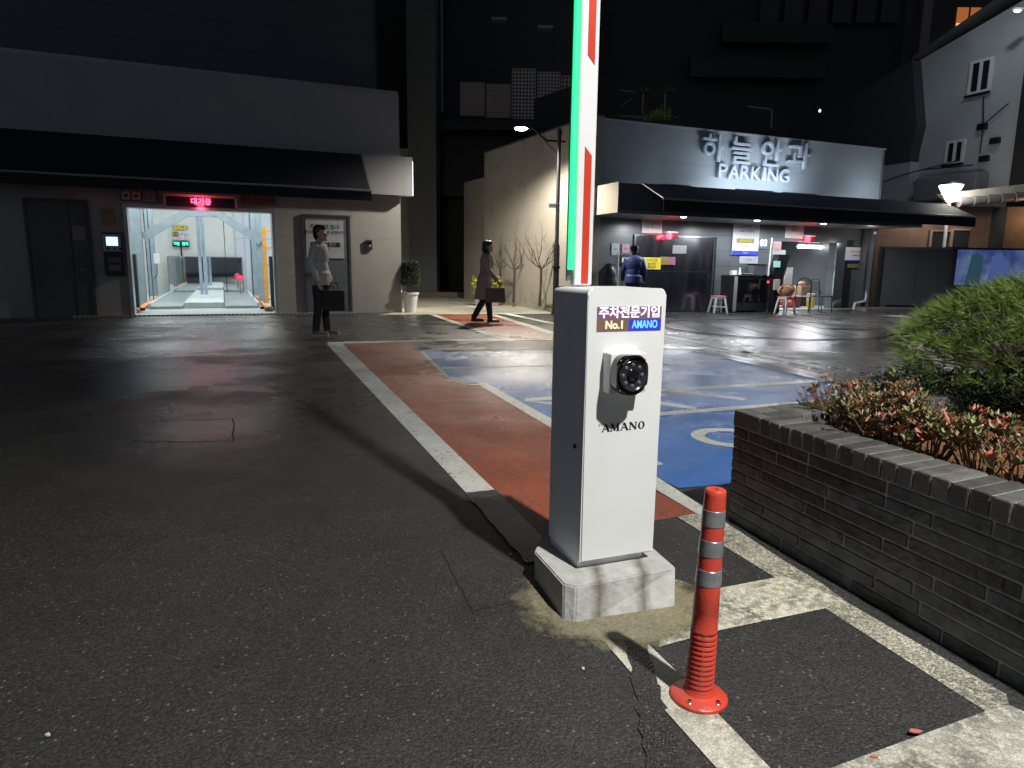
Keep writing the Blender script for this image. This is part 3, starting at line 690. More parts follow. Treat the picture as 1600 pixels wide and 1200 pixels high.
for (u_, v_) in ((1425, 545), (1440, 560), (1455, 535), (1418, 556)):
    p = atY(u_, v_, 3.6)-Vector(pn.location)
    for k in range(3): tuft(p+Vector((random.gauss(0, .02), 0, random.gauss(0, .02))), Vector((-.8, -.1, .1)), 26, .1)
    tr.tube([(.0, 0, .3), p*.5+Vector((0, 0, .1)), p], [.008, .005, .003], 5)
for k in range(7):
    a = random.uniform(math.pi, 2*math.pi); r_ = random.uniform(.4, .75); p = Vector((r_*math.cos(a), r_*math.sin(a)*.75, random.uniform(.12, .35))); tr.tube([(0, 0, .25), p*.5+Vector((0, 0, .2)), p], [.006, .004, .0015], 5)
tr.build('trunk', mat('pine_bark', (.07, .05, .035), .85), pn); nd_.build('crown', pine_m, pn)
# ------------------------------------------------------------------ left building (car-lift parking)
def seams_mat(name, col, rough, sx, sz, lw=.012, dark=.5, var=.06):
    """panel cladding: thin joint lines on a regular grid in object x / z"""
    m = mat(name, col, rough, var=var, scale=1.3); N = m.node_tree; nd = N.nodes; L = N.links; bs = nd["Principled BSDF"]
    src = bs.inputs['Base Color'].links[0].from_socket; tc = nd.new("ShaderNodeTexCoord"); sp = nd.new("ShaderNodeSeparateXYZ"); L.new(tc.outputs['Object'], sp.inputs[0])
    masks = []
    for i, s in ((0, sx), (2, sz)):
        if not s: continue
        a = nd.new("ShaderNodeMath"); a.operation = 'PINGPONG'; a.inputs[1].default_value = s/2; L.new(sp.outputs[i], a.inputs[0])
        c = nd.new("ShaderNodeMath"); c.operation = 'LESS_THAN'; c.inputs[1].default_value = lw/2; L.new(a.outputs[0], c.inputs[0]); masks.append(c.outputs[0])
    f = masks[0]
    if len(masks) == 2:
        mx = nd.new("ShaderNodeMath"); mx.operation = 'MAXIMUM'; L.new(masks[0], mx.inputs[0]); L.new(masks[1], mx.inputs[1]); f = mx.outputs[0]
    g = nd.new("ShaderNodeMix"); g.data_type = 'RGBA'; L.new(f, g.inputs[0]); L.new(src, g.inputs[6]); g.inputs[7].default_value = (*[x*dark for x in col], 1)
    L.new(g.outputs[2], bs.inputs['Base Color']); return m
wl = seams_mat('left_wall_panels', (.29, .28, .265), .28, 1.2, .9, .008, .6)
wu = seams_mat('upper_tiles', (.06, .065, .075), .5, 0, .6, .02, .6)
wt = seams_mat('tier_panels', (.25, .25, .25), .45, 2.4, 0, .01, .7)
LB = thing('car_lift_building', 'wide two tier building with an open lit car lift bay and long black awning', 'building', FL.W(0, 0), ANG)
gx0, gx1, gh = -6.02, -2.95, 2.4
MB().box(-17, gx0, 0, .3, 0, 5.2).box(gx1, 0, 0, .3, 0, 5.2).box(gx0, gx1, 0, .3, gh, 5.2).build('front_wall', wl, LB)
MB().box(-.3, 0, .3, 8.5, 0, 5.2).build('side_wall', wl, LB)
MB().box(-17, -.02, .01, 8.5, 5.2, 5.28).build('roof_ledge', mat('ledge_metal', (.3, .3, .31), .35, .4), LB)
MB().box(-17, -.3, .9, 8.5, 5.28, 16).build('upper_wall', wu, LB)
MB().box(-17, -.30, .88, .9, 13.3, 13.34).box(-.34, -.30, .86, .9, 5.28, 16).build('corner_trim', dark_metal, LB)
MB().box(-17, .24, -.3, 0, 2.84, 3.74).build('canopy_band', wt, LB)
MB().box(-17, -.01, -.012, 0, 3.74, 5.2).build('tier_cladding', wt, LB)
def awning(parent, x0, x1, yb, zb, yf, zf, val, barm):
    cx = MB()
    n = 14
    P0 = []; cx.poly([(x0, yb, zb), (x1, yb, zb), (x1, yf, zf), (x0, yf, zf)])
    cx.poly([(x0, yb, zb-.03), (x0, yf, zf-.03), (x1, yf, zf-.03), (x1, yb, zb-.03)])
    c = cx.build('awning', navy, parent)
    MB().box(x0, x1, yf-.012, yf, zf-.045-val, zf-.045).build('valance', navy_blk, c)
    MB().tube([(x0-.02, yf-.005, zf-.02), (x1+.02, yf-.005, zf-.02)], .022, 8).build('front_bar', barm, c, smooth=True)
    for x in (x0+.02, x1-.02): MB().tube([(x, yb, zb-.02), (x, yf, zf-.02)], .018, 8).build('rafter', barm, c, smooth=True)
    k = 1
    while x0+k*3.2 < x1: MB().tube([(x0+k*3.2, yb, zb-.06), (x0+k*3.2, yf, zf-.06)], .015, 6).build('rafter', barm, c, smooth=True); k += 1
    return c
bar_grey = mat('awning_bar_grey', (.3, .3, .31), .4, .3)
aw1 = awning(LB, -17, -.97, -.302, 3.72, -1.3, 2.83, .2, bar_grey)
aw1.data.materials[0] = mat('left_black_canvas', (.007, .008, .016), .75)
# bay frame
frm = mat('bay_frame_steel', (.42, .44, .45), .3, .7)
b = MB().box(gx0-.0, gx0+.07, -.03, .32, 0, gh).box(gx1-.07, gx1, -.03, .32, 0, gh).box(gx0+.07, gx1-.07, -.03, .32, gh-.08, gh)
b.build('bay_frame', frm, LB)
MB().box(-7.1, -1.2, -.16, .0, .0, .03).build('threshold_plate', seams_mat('tactile_plate', (.34, .35, .35), .35, .09, 0, .05, .35), LB)
# interior room
im = mat('bay_inner_wall', (.62, .64, .60), .5, var=.05); ig = mat('bay_inner_grey', (.55, .57, .6), .5, var=.08)
MB().box(-7.4, -7.2, .3, 12.2, 0, 5).build('inner_wall_left', ig, LB)
MB().box(-1.6, -1.4, .3, 12.2, 0, 5).build('inner_wall_right', ig, LB)
MB().box(-7.2, -3.6, 12.0, 12.2, 0, 5).build('inner_wall_back', im, LB)
MB().box(-3.6, -1.6, 11.8, 12.0, 0, 5).build('inner_wall_back_right', seams_mat('bay_back_panel', (.55, .58, .64), .4, 1.1, 2.1, .02, .5), LB)
MB().box(-7.4, -1.4, .3, 12.2, 5, 5.15).build('inner_ceiling', ig, LB)
flr = mat('bay_floor_grey', (.42, .46, .46), .4, var=.1)
MB().box(-7.2, -1.6, .0, 12.0, .004, .02).build('bay_floor', flr, LB)
def larea(fr, x, y, z, tx, ty, tz, p, size, col=(1, 1, 1), nm="bay_tube_light"):
    return lamp(nm, 'AREA', fr.W(x, y, z), fr.W(tx, ty, tz), p, col, size=size)
tube_e = emit('tube_light_glow', (.9, 1, 1), 14)
for k, (x, y) in enumerate(((-6.3, 3.0), (-2.6, 3.0), (-6.3, 8.5), (-2.6, 8.5))):
    f_ = on(FL, 'tube_light', 'ceiling tube light inside the lift bay, %s %s' % (('front', 'rear')[k//2], ('left', 'right')[k % 2]), 'lamp', x, y, 4.85, 'tube lights in the lift bay')
    MB().box(-.1, .1, -.7, .7, .0, .06, bev=.01).build('casing', whiteplas, f_); MB().tube([(0, -.66, -.03), (0, .66, -.03)], .03, 8).build('tube', tube_e, f_)
    larea(FL, x, y, 4.7, x*.6-4.5*.4, y, 0, 120, (.3, 1.4), (.93, 1, 1))
larea(FL, -4.5, .7, 3.6, -4.5, 5.5, 1.0, 60, (2.2, .2), (.93, 1, 1), "bay_front_light")
# lift machinery
steelblue = mat('painted_steel_grey', (.24, .30, .33), .45, var=.12)
lf = on(FL, 'lift_frame', 'grey green steel lift frame with columns and sloping braces inside the bay', 'lift frame', -4.5, 3)
def ibeam(b, x, y, w_=.16, z1=5.0):
    b.box(x-w_/2, x+w_/2, y-.1, y-.08, .02, z1).box(x-w_/2, x+w_/2, y+.08, y+.1, .02, z1).box(x-.012, x+.012, y-.08, y+.08, .02, z1)
fx = lambda u, v, y: FL.px(y, u, v)
LY = 6.0
def colx(u, y): return FL.px(y, u, 400)[0]
for u, y in ((216, 4.0), (406, 4.2), (236, 9.5), (397, 9.5)):
    b = MB(); ibeam(b, colx(u, y)+4.5, y-3, (.25 if u < 300 else .16) if y < 5 else .26, 5.0); b.build('column', steelblue, lf)
def brace(p, q, y, w_=.11):
    a = FL.px(y, *p); c = FL.px(y, *q); b = MB(); A = Vector((a[0]+4.5, y-3, a[1])); B_ = Vector((c[0]+4.5, y-3, c[1]))
    d = (B_-A).normalized(); n = Vector((-d.z, 0, d.x))*w_
    b.prism([(A.x-n.x, A.z-n.z), (B_.x-n.x, B_.z-n.z), (B_.x+n.x, B_.z+n.z), (A.x+n.x, A.z+n.z)], y-3-.06, y-3+.06, 'y'); b.build('brace', steelblue, lf)
brace((223, 371), (292, 331), 4.1); brace((338, 331), (408, 378), 4.1); brace((288, 331), (342, 333), 4.15, .12)
b = MB()
for u in (312, 319): x = colx(u, 7.0); b.tube([(x+4.5, 4.0, 0), (x+4.5, 4.0, 5)], .05, 10)
b.build('guide_posts', mat('guide_post_blue', (.42, .5, .6), .35, .3), lf, smooth=True)
b = MB()
for u, y in ((199, 1.5), (203, 1.6), (229, 5), (235, 5), (393, 5), (426, 2), (352, 11)): x = colx(u, y); MB().tube([(x+4.5, y-3, .05), (x+4.5, y-3, 5)], .012, 6).build('cable', dark_metal, lf)
for u in (208, 424):
    x = colx(u, 1.2); b = MB().box(x+4.5-.06, x+4.5+.06, -1.9, -1.7, .02, 1.35); b.build('bumper_post', mat('bumper_dark_grey', (.04, .06, .06), .5), lf)
# pallet
pa = on(FL, 'car_pallet', 'pale ribbed steel car pallet lying on the lift bay floor', 'pallet', -4.58, 2.0)
tread = seams_mat('tread_steel', (.38, .46, .46), .3, 0, 0, .01) if False else mat('tread_steel', (.40, .45, .46), .3, .5, var=.2, scale=7, bump=.3)
MB().box(-1.26, -.52, 0, 9.2, .02, .09).box(.46, 1.26, 0, 9.2, .02, .09).build('runways', tread, pa)
MB().box(-.5, .44, .25, 9.2, .02, .17, bev=.01).build('centre_deck', mat('deck_paint', (.52, .57, .58), .4), pa)
MB().box(-1.3, -1.24, .1, 9.3, .02, .16).box(1.24, 1.3, .1, 9.3, .02, .16).build('side_rails', mat('pale_rail', (.62, .68, .68), .35, .3), pa)
orange_p = mat('orange_guide_paint', (.7, .25, .06), .5)
for s_, nm in ((-1, 'left'), (1, 'right')):
    g = on(FL, 'wheel_guide', 'orange wheel guide arm with roller at the %s front corner of the pallet' % nm, 'wheel guide', -4.58+s_*1.42, 1.0, 0, 'orange wheel guides of the lift bay')
    MB().prism([(-.04, 0), (.06, 0), (.06, .09), (-.04, .12)], 0, 6.0, 'y').build('guide_rail', orange_p, g)
    MB().lathe([(0, 0), (.09, 0), (.11, .03), (.11, .09), (.08, .12), (0, .12)], 16, c=(s_*.03, -.25, .02)).build('roller', mat('roller_brown', (.3, .12, .04), .4), g, smooth=True)
    MB().box(-.16, .16, -.1, 0, .06, .12).build('arm', blackplas, g)
mx0, mz1 = FL.px(11.7, 262, 401); mx1, _ = FL.px(11.7, 377, 404)
mi = on(FL, 'convex_mirror_panel', 'wide wall mirror at the back of the lift bay above the pallet end', 'mirror', mx0, 11.7)
mirm = mat('mirror_surface', (.75, .8, .8), .04, 1, var=.02)
MB().box(0, mx1-mx0, 0, .02, .06, mz1).build('mirror_glass', mirm, mi)
MB().box(-.03, mx1-mx0+.03, .021, .04, .03, mz1+.03).build('frame', grey_metal, mi)
def sign(fr, name, label, cat, y, p0, p1, m, rows=(), th=.02, frame=None, group=None, glow=False):
    """flat board from its two opposite corners in the photograph; rows = (rel x, rel z, size, text, material)"""
    x0, z1 = fr.px(y, *p0); x1, z0 = fr.px(y, *p1); w_, h_ = abs(x1-x0), abs(z1-z0)
    t = on(fr, name, label, cat, (x0+x1)/2, y, min(z0, z1), group)
    MB().box(-w_/2, w_/2, 0, th, 0, h_).build('board', m, t)
    if frame: MB().box(-w_/2-.02, w_/2+.02, .004, th+.004, -.02, h_+.02).build('frame', frame, t)
    for i, (rx, rz, sz, tx, tm) in enumerate(rows):
        if tx.startswith('#'):
            a = [float(q) for q in tx[1:].split(',')]
            MB().box(-w_/2+w_*a[0], -w_/2+w_*a[1], -.003-.001*i, -.001, h_*a[2], h_*a[3]).build('panel_block', tm, t)
        else: text('lettering', tx, sz, tm, t, (w_*rx, -.004-.001*i, h_*rz), .0006)
    return t, w_, h_
blk = mat('ink_black', (.015, .015, .015), .5); redink = mat('ink_red', (.5, .03, .05), .5); blueink = mat('ink_blue', (.02, .05, .5), .5); yel = mat('sign_yellow', (.75, .55, .04), .5)
brn = mat('sign_brown', (.10, .05, .04), .5); dirtyw = mat('sign_offwhite', (.4, .4, .38), .5); tan = mat('sign_tan', (.22, .17, .1), .6)
sign(FL, 'warning_sign', 'small yellow notice above the emergency board inside the lift bay', 'sign', 11.9, (272, 352), (290, 359), yel, [(0, .5, .16, '안전제일', blk)])
sign(FL, 'instruction_board', 'board with red and blue fields on the lift bay back wall above the green lights', 'sign', 11.9, (268, 361), (295, 375), paper,
     [(0, 0, 0, '#.03,.4,.35,.95', brn), (-.28, .6, .14, '주의', yel), (.2, .75, .09, '이용안내', blueink), (.2, .5, .09, '입고 출고', blk), (0, .15, .09, '비상정지 금지', redink)])
t, w_, h_ = sign(FL, 'green_status_display', 'black display box with two glowing green words on the bay back wall', 'display', 11.85, (269, 377), (296, 385.5), blackplas, th=.08)
ge = emit('green_led_text', (.05, 1, .6), 2.5)
text('lettering', '전진', h_*.62, ge, t, (-w_*.26, -.004, h_*.5), .001, bold=.006); text('lettering', '정지', h_*.62, ge, t, (w_*.26, -.004, h_*.5), .001, bold=.006)
MB().tube([(-.0, .03, 0), (0, .03, -.45)], .03, 6).build('conduit', blackplas, t)
x, z = FL.px(6.5, 378, 432)
al = on(FL, 'red_alarm_light', 'glowing pink red alarm lamp reflected low at the right of the bay', 'alarm lamp', x, 9.3)
MB().tube([(0, 0, .02), (0, 0, .55)], .02, 8).build('post', grey_metal, al); MB().ell((0, 0, .64), (.11, .08, .1)).build('lamp', emit('alarm_red', (1, .05, .15), .9), al, smooth=True)
x, z = FL.px(4.6, 417, 356); yr = on(FL, 'orange_guard_gate', 'tall orange slatted guard gate leaning by the right bay wall', 'guard gate', x, 4.6)
b = MB(); og = mat('gate_orange', (.8, .36, .04), .5)
b.box(-.16, -.04, -.03, .03, .03, z).box(.16, .22, -.03, .03, .03, z)
for k in range(5): b.box(-.05, .17, -.02, .02, .1+k*(z-.2)/4, .15+k*(z-.2)/4)
b.build('gate', og, yr)
x, z = FL.px(9, 244, 405); sb = on(FL, 'switch_box', 'small white switch box on the left rear column of the bay', 'switch box', x, 9.2, z-.15); MB().box(-.09, .09, 0, .06, 0, .34, bev=.01).build('box', whiteplas, sb); MB().tube([(0, .03, 0), (-.02, .03, -.35), (-.12, .03, -.5)], .012, 6).build('cable', blackplas, sb)
# facade signs and doors
def led_sign():
    t, w_, h_ = sign(FL, 'led_sign', 'black message bar over the lift bay glowing with red letters', 'display', -.1, (259, 306), (367, 325.5), blackplas, th=.1)
    re = emit('red_led_text', (1, .05, .13), 6)
    text('lettering', '대기중', h_*.74, re, t, (0, -.004, h_*.52), .002, bold=.005)
    MB().box(-w_/2-.03, w_/2+.03, -.02, .1, h_, h_+.05).box(-w_/2-.05, -w_/2-.005, -.015, .1, -.0, h_).box(w_/2+.005, w_/2+.05, -.015, .1, 0, h_).build('housing', wl, t)
    lamp("red_sign_glow", 'POINT', FL.W(-4.5, -.3, 2.45), None, 13, (1, .08, .15), .08)
led_sign()
sign(FL, 'vehicle_limit_sign', 'dark sign with two white car icon boxes at the top left of the bay', 'sign', -.05, (187, 292), (247, 316), brn,
     [(0, .85, .09, '입고 가능 차량', dirtyw), (0, 0, 0, '#.03,.26,.1,.68', dirtyw), (0, 0, 0, '#.09,.2,.3,.5', blk), (0, 0, 0, '#.3,.53,.1,.68', dirtyw), (0, 0, 0, '#.36,.47,.3,.5', blk), (0, 0, 0, '#.58,.97,.05,.75', mat('sign_grey', (.3, .3, .3), .5))] + [(.28, .66-.12*k, .05, '전장 전폭 전고', blk) for k in range(5)])
sign(FL, 'rules_sign', 'brown sign with two lines of pale writing at the top right of the bay', 'sign', -.05, (377, 303), (429, 323), brn, [(0, .72, .1, '주차장 이용수칙', tan), (0, .3, .1, '안전수칙 준수', tan)])
def door(parent, x0, x1, h, m, nm='door', handle=-1, yy=-.012):
    d = MB().box(x0, x1, yy-.03, yy, .02, h).build(nm, m, parent)
    MB().box(x0-.06, x0-.004, yy-.045, yy, 0, h+.06).box(x1+.004, x1+.06, yy-.045, yy, 0, h+.06).box(x0, x1, yy-.045, yy, h+.005, h+.06).build('door_frame', mat('door_frame_dark', (.05, .05, .055), .4), d)
    hx = x1-.08 if handle > 0 else x0+.08
    MB().tube([(hx, yy-.03, 1.0), (hx, yy-.07, 1.0), (hx+(-.1 if handle > 0 else .1), yy-.07, 1.0)], .011, 8).build('handle', steel, d, smooth=True); return d
def island(m, lo=.55, hi=1.5):
    N = m.node_tree; nd = N.nodes; L = N.links; bs = nd['Principled BSDF']; src = bs.inputs['Base Color'].links[0].from_socket
    g = nd.new('ShaderNodeNewGeometry'); r = nd.new('ShaderNodeMapRange'); r.inputs[3].default_value = lo; r.inputs[4].default_value = hi; L.new(g.outputs['Random Per Island'], r.inputs[0])
    x = nd.new('ShaderNodeVectorMath'); x.operation = 'SCALE'; L.new(src, x.inputs[0]); L.new(r.outputs[0], x.inputs['Scale']); L.new(x.outputs[0], bs.inputs['Base Color'])
for m_, a_, b_ in ((brick_m, .5, 1.9), (cope_m, .6, 1.45), (lf_green, .5, 1.5), (lf_red, .4, 1.5), (lf_brn, .4, 1.6), (pine_m, .45, 1.5)): island(m_, a_, b_)
d1 = door(LB, -7.74, -6.72, 2.38, door_grey, handle=1)
d2_ = MB().box(-7.02, -7.0, -.05, -.042, .02, 2.36).build('leaf_joint', black_clad, d1)
d3 = door(LB, -2.29, -1.3, 2.27, mat('door_blue_grey', (.09, .1, .115), .4), handle=-1)
t, w_, h_ = sign(FL, 'door_notice', 'large pale notice board on the right hand grey door behind the man', 'sign', -.06, (477, 343), (538, 404), mat('notice_grey', (.34, .35, .37), .45),
     [(0, .82, .12, '주차타워 입구', blk), (0, .68, .085, '관계자외 출입을 금합니다', blk), (0, 0, 0, '#.12,.9,.3,.42', blk), (0, .36, .085, '주차요금 정산', dirtyw), (0, .22, .06, '하늘안과', blk)])
sign(FL, 'tan_notice', 'small tan notice above the ticket kiosk on the left wall', 'sign', -.02, (156, 325), (180, 352), tan, [(0, .7, .05, '안내', brn)])
sign(FL, 'paper_notice', 'small pale paper stuck on the dark left door', 'notice', -.05, (112, 353), (134, 376), mat('dim_paper', (.2, .2, .21), .6))
kx0, kz1 = FL.px(-.12, 158, 363); kx1, kz0 = FL.px(-.12, 197, 431)
kk = on(FL, 'ticket_kiosk', 'wall mounted black and grey control kiosk with small lit screen left of the bay', 'kiosk', kx0, -.12, kz0)
KW, KH = kx1-kx0, kz1-kz0
MB().box(0, KW, 0, .12, 0, KH, bev=.01).build('cabinet', blackplas, kk); MB().box(.02, KW-.04, -.012, 0, KH*.56, KH-.03, bev=.004).build('upper_panel', grey_metal, kk)
MB().box(.08, KW-.1, -.02, -.012, KH*.70, KH-.09).build('screen', emit('kiosk_screen', (.45, .62, 1), 2.0), kk)
b = MB()
for k in range(3): MB().lathe([(0, 0), (.025, 0), (.02, .015), (0, .015)], 12, m=Matrix.Translation((.1+k*.12, -.012, KH*.63)) @ Matrix.Rotation(R(90), 4, 'X')).build('button', blackplas, kk)
MB().box(.08, KW-.08, -.006, .0, KH*.30, KH*.44).box(.08, KW-.08, -.006, 0, KH*.12, KH*.26).build('slots', mat('slot_panel', (.09, .085, .1), .4), kk)
x, z = FL.px(-.05, 577, 382); cs = on(FL, 'access_reader', 'small dark card reader on the wall right of the notice door', 'card reader', x, -.06, z-.13)
MB().box(-.075, .075, 0, .05, 0, .24, bev=.008).build('case', mat('reader_brown', (.045, .03, .028), .4), cs); MB().box(-.05, .05, -.004, 0, .13, .2).build('screen', glossblk, cs); MB().lathe([(0, 0), (.012, 0), (0, .006)], 10, m=Matrix.Translation((.02, -.002, .105)) @ Matrix.Rotation(R(90), 4, 'X')).build('status_light', emit('reader_white', (1, .9, .85), 1.2), cs)
x, z = FL.px(-.05, 582, 325); sp_ = on(FL, 'wall_socket_plate', 'tiny square plate high on the wall right of the notice door', 'wall plate', x, -.02, z); MB().box(-.05, .05, 0, .02, -.05, .05, bev=.005).build('plate', mat('plate_grey', (.2, .19, .18), .5), sp_)
# glowing slit and alley
slit = on(FL, 'led_strip_light', 'vertical white glowing strip at the right corner of the lift building', 'strip light', .05, .36, 0)
MB().box(-.02, .035, 0, .03, .05, 2.82).build('diffuser', emit('strip_white', (1, .93, .82), 5), slit); MB().box(-.045, .05, .031, .06, .02, 2.84).build('channel', grey_metal, slit)
lamp("corner_strip_light", 'AREA', FL.W(.35, .7, 1.6), FL.W(1.5, 3.5, .5), 26, (1, .9, .76), size=(.3, 2.4))
slit2 = on(FL, 'led_strip_light', 'short white glowing strip beside the canopy band end, above the longer strip', 'strip light', .27, -.1, 2.86)
MB().box(.0, .03, 0, .03, 0, .82).build('diffuser', emit('strip_white', (1, .93, .82), 5), slit2)
aw_ = atY(640, 455, 27)
al_ = thing('alley_wall', 'pale beige wall strip seen past the corner of the lift building', 'wall', (G(630, 458).x, 27.5, 0))
MB().box(-.6, .62, 0, .3, 0, 5.6).build('wall_face', beige, al_)
al2 = thing('grey_pier', 'broad dark grey pier at the end of the alley behind the potted tree', 'pier', (-3.62, 27.0, 0))
MB().box(-.45, .62, 0, 1.2, 0, 12).build('pier_face', mat('pier_grey', (.13, .14, .14), .5), al2)
al3 = thing('dark_tower', 'very tall black building filling the night sky behind the alley', 'building', (-.8, 31, 0))
bd = seams_mat('tower_black', (.02, .02, .022), .5, 3.0, 3.2, .05, 1.6)
MB().box(-9, 3.4, 0, 6, 4.2, 30).box(-9, -2.9, -.0, 6, 0, 4.2).box(-.6, 3.4, 0, 6, 0, 4.2).box(-3, -.6, 2, 6, 0, 4.2).build('walls', bd, al3)
MB().box(-3.2, 3.4, -1.6, 0, 6.7, 7.1).build('balcony_slab', black_clad, al3)
MB().tube([(-2.27, -1.0, 11.9+9), (-2.27, -1.0, 7.5), (-2.6, -1.0, 7.5)], .05, 8).build('drain_pipe', mat('pipe_pale', (.3, .3, .31), .4), al3, smooth=True)
b = MB()
for u, v in ((780, 30), (852, 43)): p = atY(u, v, 29.6)-Vector(al3.location); b.box(p.x-.3, p.x+.3, -1.6, -1.2, p.z-.08, p.z+.02)
b.build('soffit_fixtures', mat('soffit_pale', (.3, .29, .28), .5), al3)
# step at the alley end
MB().box(-4.2, 1.2, 26.4, 27.0, 0, .16).build('alley_step', mat('brown_step', (.16, .12, .1), .6), kind='structure')
# perforated screens
def screen(px0, px1, hole, n, label):
    a = atY(*px0, 29.3); c = atY(*px1, 29.3); w_, h_ = c.x-a.x, a.z-c.z
    t = thing('perforated_screen', label, 'screen panel', (a.x, 29.3, c.z), 0, 'pale perforated balcony screens')
    b = MB(); nx_ = n; nz = max(1, round(h_/(w_/n))); sx, sz = w_/nx_, h_/nz; g = .5-hole/2
    for i in range(nx_+1): b.box(max(0, i*sx-g*sx), min(w_, i*sx+g*sx), 0, .03, 0, h_)
    for j in range(nz+1): b.box(0, w_, .004, .028, max(0, j*sz-g*sz), min(h_, j*sz+g*sz))
    b.build('panel', mat('screen_pale', (.42, .38, .36), .55), t)
    for x in (0, w_): MB().box(x-.03, x+.03, .03, .09, -.2, h_).build('post', black_clad, t)
screen((719, 128), (757, 181), .55, 12, 'fine holed balcony screen at far left of the row')
screen((760, 131), (797, 184), .55, 12, 'fine holed balcony screen next to the tall coarse one')
screen((800, 107), (836, 186), .6, 7, 'tall coarse holed balcony screen with square openings, left of its twin')
screen((840, 112), (874, 188), .6, 7, 'tall coarse holed balcony screen partly hidden by the sloping wall')
screen((877, 118), (905, 190), .6, 5, 'coarse holed balcony screen nearest the green lit boom')
# ------------------------------------------------------------------ right building
RB = thing('parking_office_building', 'low grey building with big raised letters and a wide navy awning', 'building', FR.W(0, 0), ANG)
fsc = seams_mat('fascia_cladding', (.25, .28, .31), .33, 3.2, .96, .008, .6)
MB().box(-.72, 9.06, 0, .25, 3.0, 4.7).build('sign_fascia', fsc, RB)
MB().box(-.74, 9.08, -.02, .27, 4.7, 4.74).build('fascia_cap', mat('cap_metal', (.45, .47, .5), .3, .5), RB)
MB().box(8.98, 9.06, -.004, 6, 0, 4.69).build('right_wall', dark_clad, RB)
# side wall running back
bt = seams_mat('beige_tiles', (.38, .35, .30), .28, .9, .6, .006, .75)
sw = thing('beige_side_wall', 'tall pale beige wall behind the curved street lamp and bare trees', 'wall', FR.W(-.83, -.0), 0)
pA = FR.W(-.83, -.2); pB = G(757, 240, 4.72); pB.z = 0; dd = (pB-pA); Lw = dd.length; sw.location = pA; sw.rotation_euler.z = math.atan2(dd.y, dd.x)
MB().box(0, Lw, -.25, 0, 0, 4.72).build('wall_face', bt, sw); MB().box(0, Lw+.05, -.3, .02, 4.72, 4.76).build('coping', mat('wall_coping', (.1, .1, .1), .5), sw)
pC = G(745, 257, 4.2); MB().box(Lw, Lw+2.2, -.45, -.2, 0, 4.05).build('return_wall', beige, sw)
# dark sloping roof-garden parapet behind
rp = thing('roof_parapet', 'dark sloping parapet above the beige wall below the perforated screens', 'parapet', (0, 0, 0))
A1 = atY(835, 155, 27); A2 = atY(905, 130, 22); B1 = atY(835, 205, 27); B2 = atY(905, 200, 22)
b = MB().poly([B1, B2, A2, A1]).poly([A1+Vector((.1, .3, 0)), A2+Vector((.1, .3, 0)), B2+Vector((.1, .3, 0)), B1+Vector((.1, .3, 0))]).poly([A1, A2, A2+Vector((.1, .3, 0)), A1+Vector((.1, .3, 0))]); b.build('parapet_panel', mat('parapet_dark', (.07, .075, .08), .5), rp)
# lower recessed wall, band, soffit
pw = seams_mat('lower_panels', (.115, .13, .14), .3, .0, .42, .014, .45)
LY0 = .5
o1a, _ = FR.px(LY0, 990, 420); o1b, _ = FR.px(LY0, 1113, 420); o2a, _ = FR.px(LY0, 1215, 420); o2b, _ = FR.px(LY0, 1303, 420)
H1 = FR.px(LY0, 1050, 371)[1]; H2 = FR.px(LY0, 1260, 378)[1]
MB().box(-.6, o2a, LY0, LY0+.25, 0, 3.0).box(o2b, 8.98, LY0, LY0+.25, 0, 3.0).box(o2a, o2b, LY0, LY0+.25, H2, 3.0).build('lower_wall', pw, RB)
MB().box(-.7, 9.4, -1.2, LY0, 2.44, 2.5).build('soffit', mat('soffit_grey', (.16, .165, .17), .4), RB)
MB().box(-.7, 9.4, -1.2, -1.1, 2.5, 3.1).box(-.7, 9.4, -1.1, 0, 3.05, 3.1).build('front_band', dark_clad, RB)
MB().box(-.72, -.7, -1.2, .3, 2.44, 3.12).build('side_panel', beige, RB)
MB().box(-.7, 9.4, -1.215, -1.2, 2.42, 2.46).build('edge_trim', mat('trim_silver', (.5, .52, .54), .25, .8), RB)
aw2 = awning(RB, -.1, 10.3, -1.22, 3.12, -2.1, 2.72, .24, bar_grey)
for k, (u, v) in enumerate(((1068, 337), (1183, 343), (1287, 347))):
    x, z = FR.px(-.95, u, v)
    dl = on(FR, 'downlight', 'glowing round soffit downlight under the navy awning, %s of three' % ('leftmost', 'middle', 'rightmost')[k], 'downlight', x, -.95, 2.44, 'soffit downlights under the awning')
    MB().lathe([(.09, 0), (.10, -.012), (.08, -.016), (.075, -.006)], 20).build('ring', whiteplas, dl, smooth=True)
    MB().lathe([(0, -.03), (.05, -.028), (.078, -.012), (.078, -.005)], 20).build('diffuser', emit('downlight_glow', (.95, .97, 1), 28), dl, smooth=True)
    o = lamp("downlight_beam", 'SPOT', FR.W(x, -.8, 2.38), FR.W(x, -.75, 0), 150, (.92, .96, 1), .05, 176, .3)
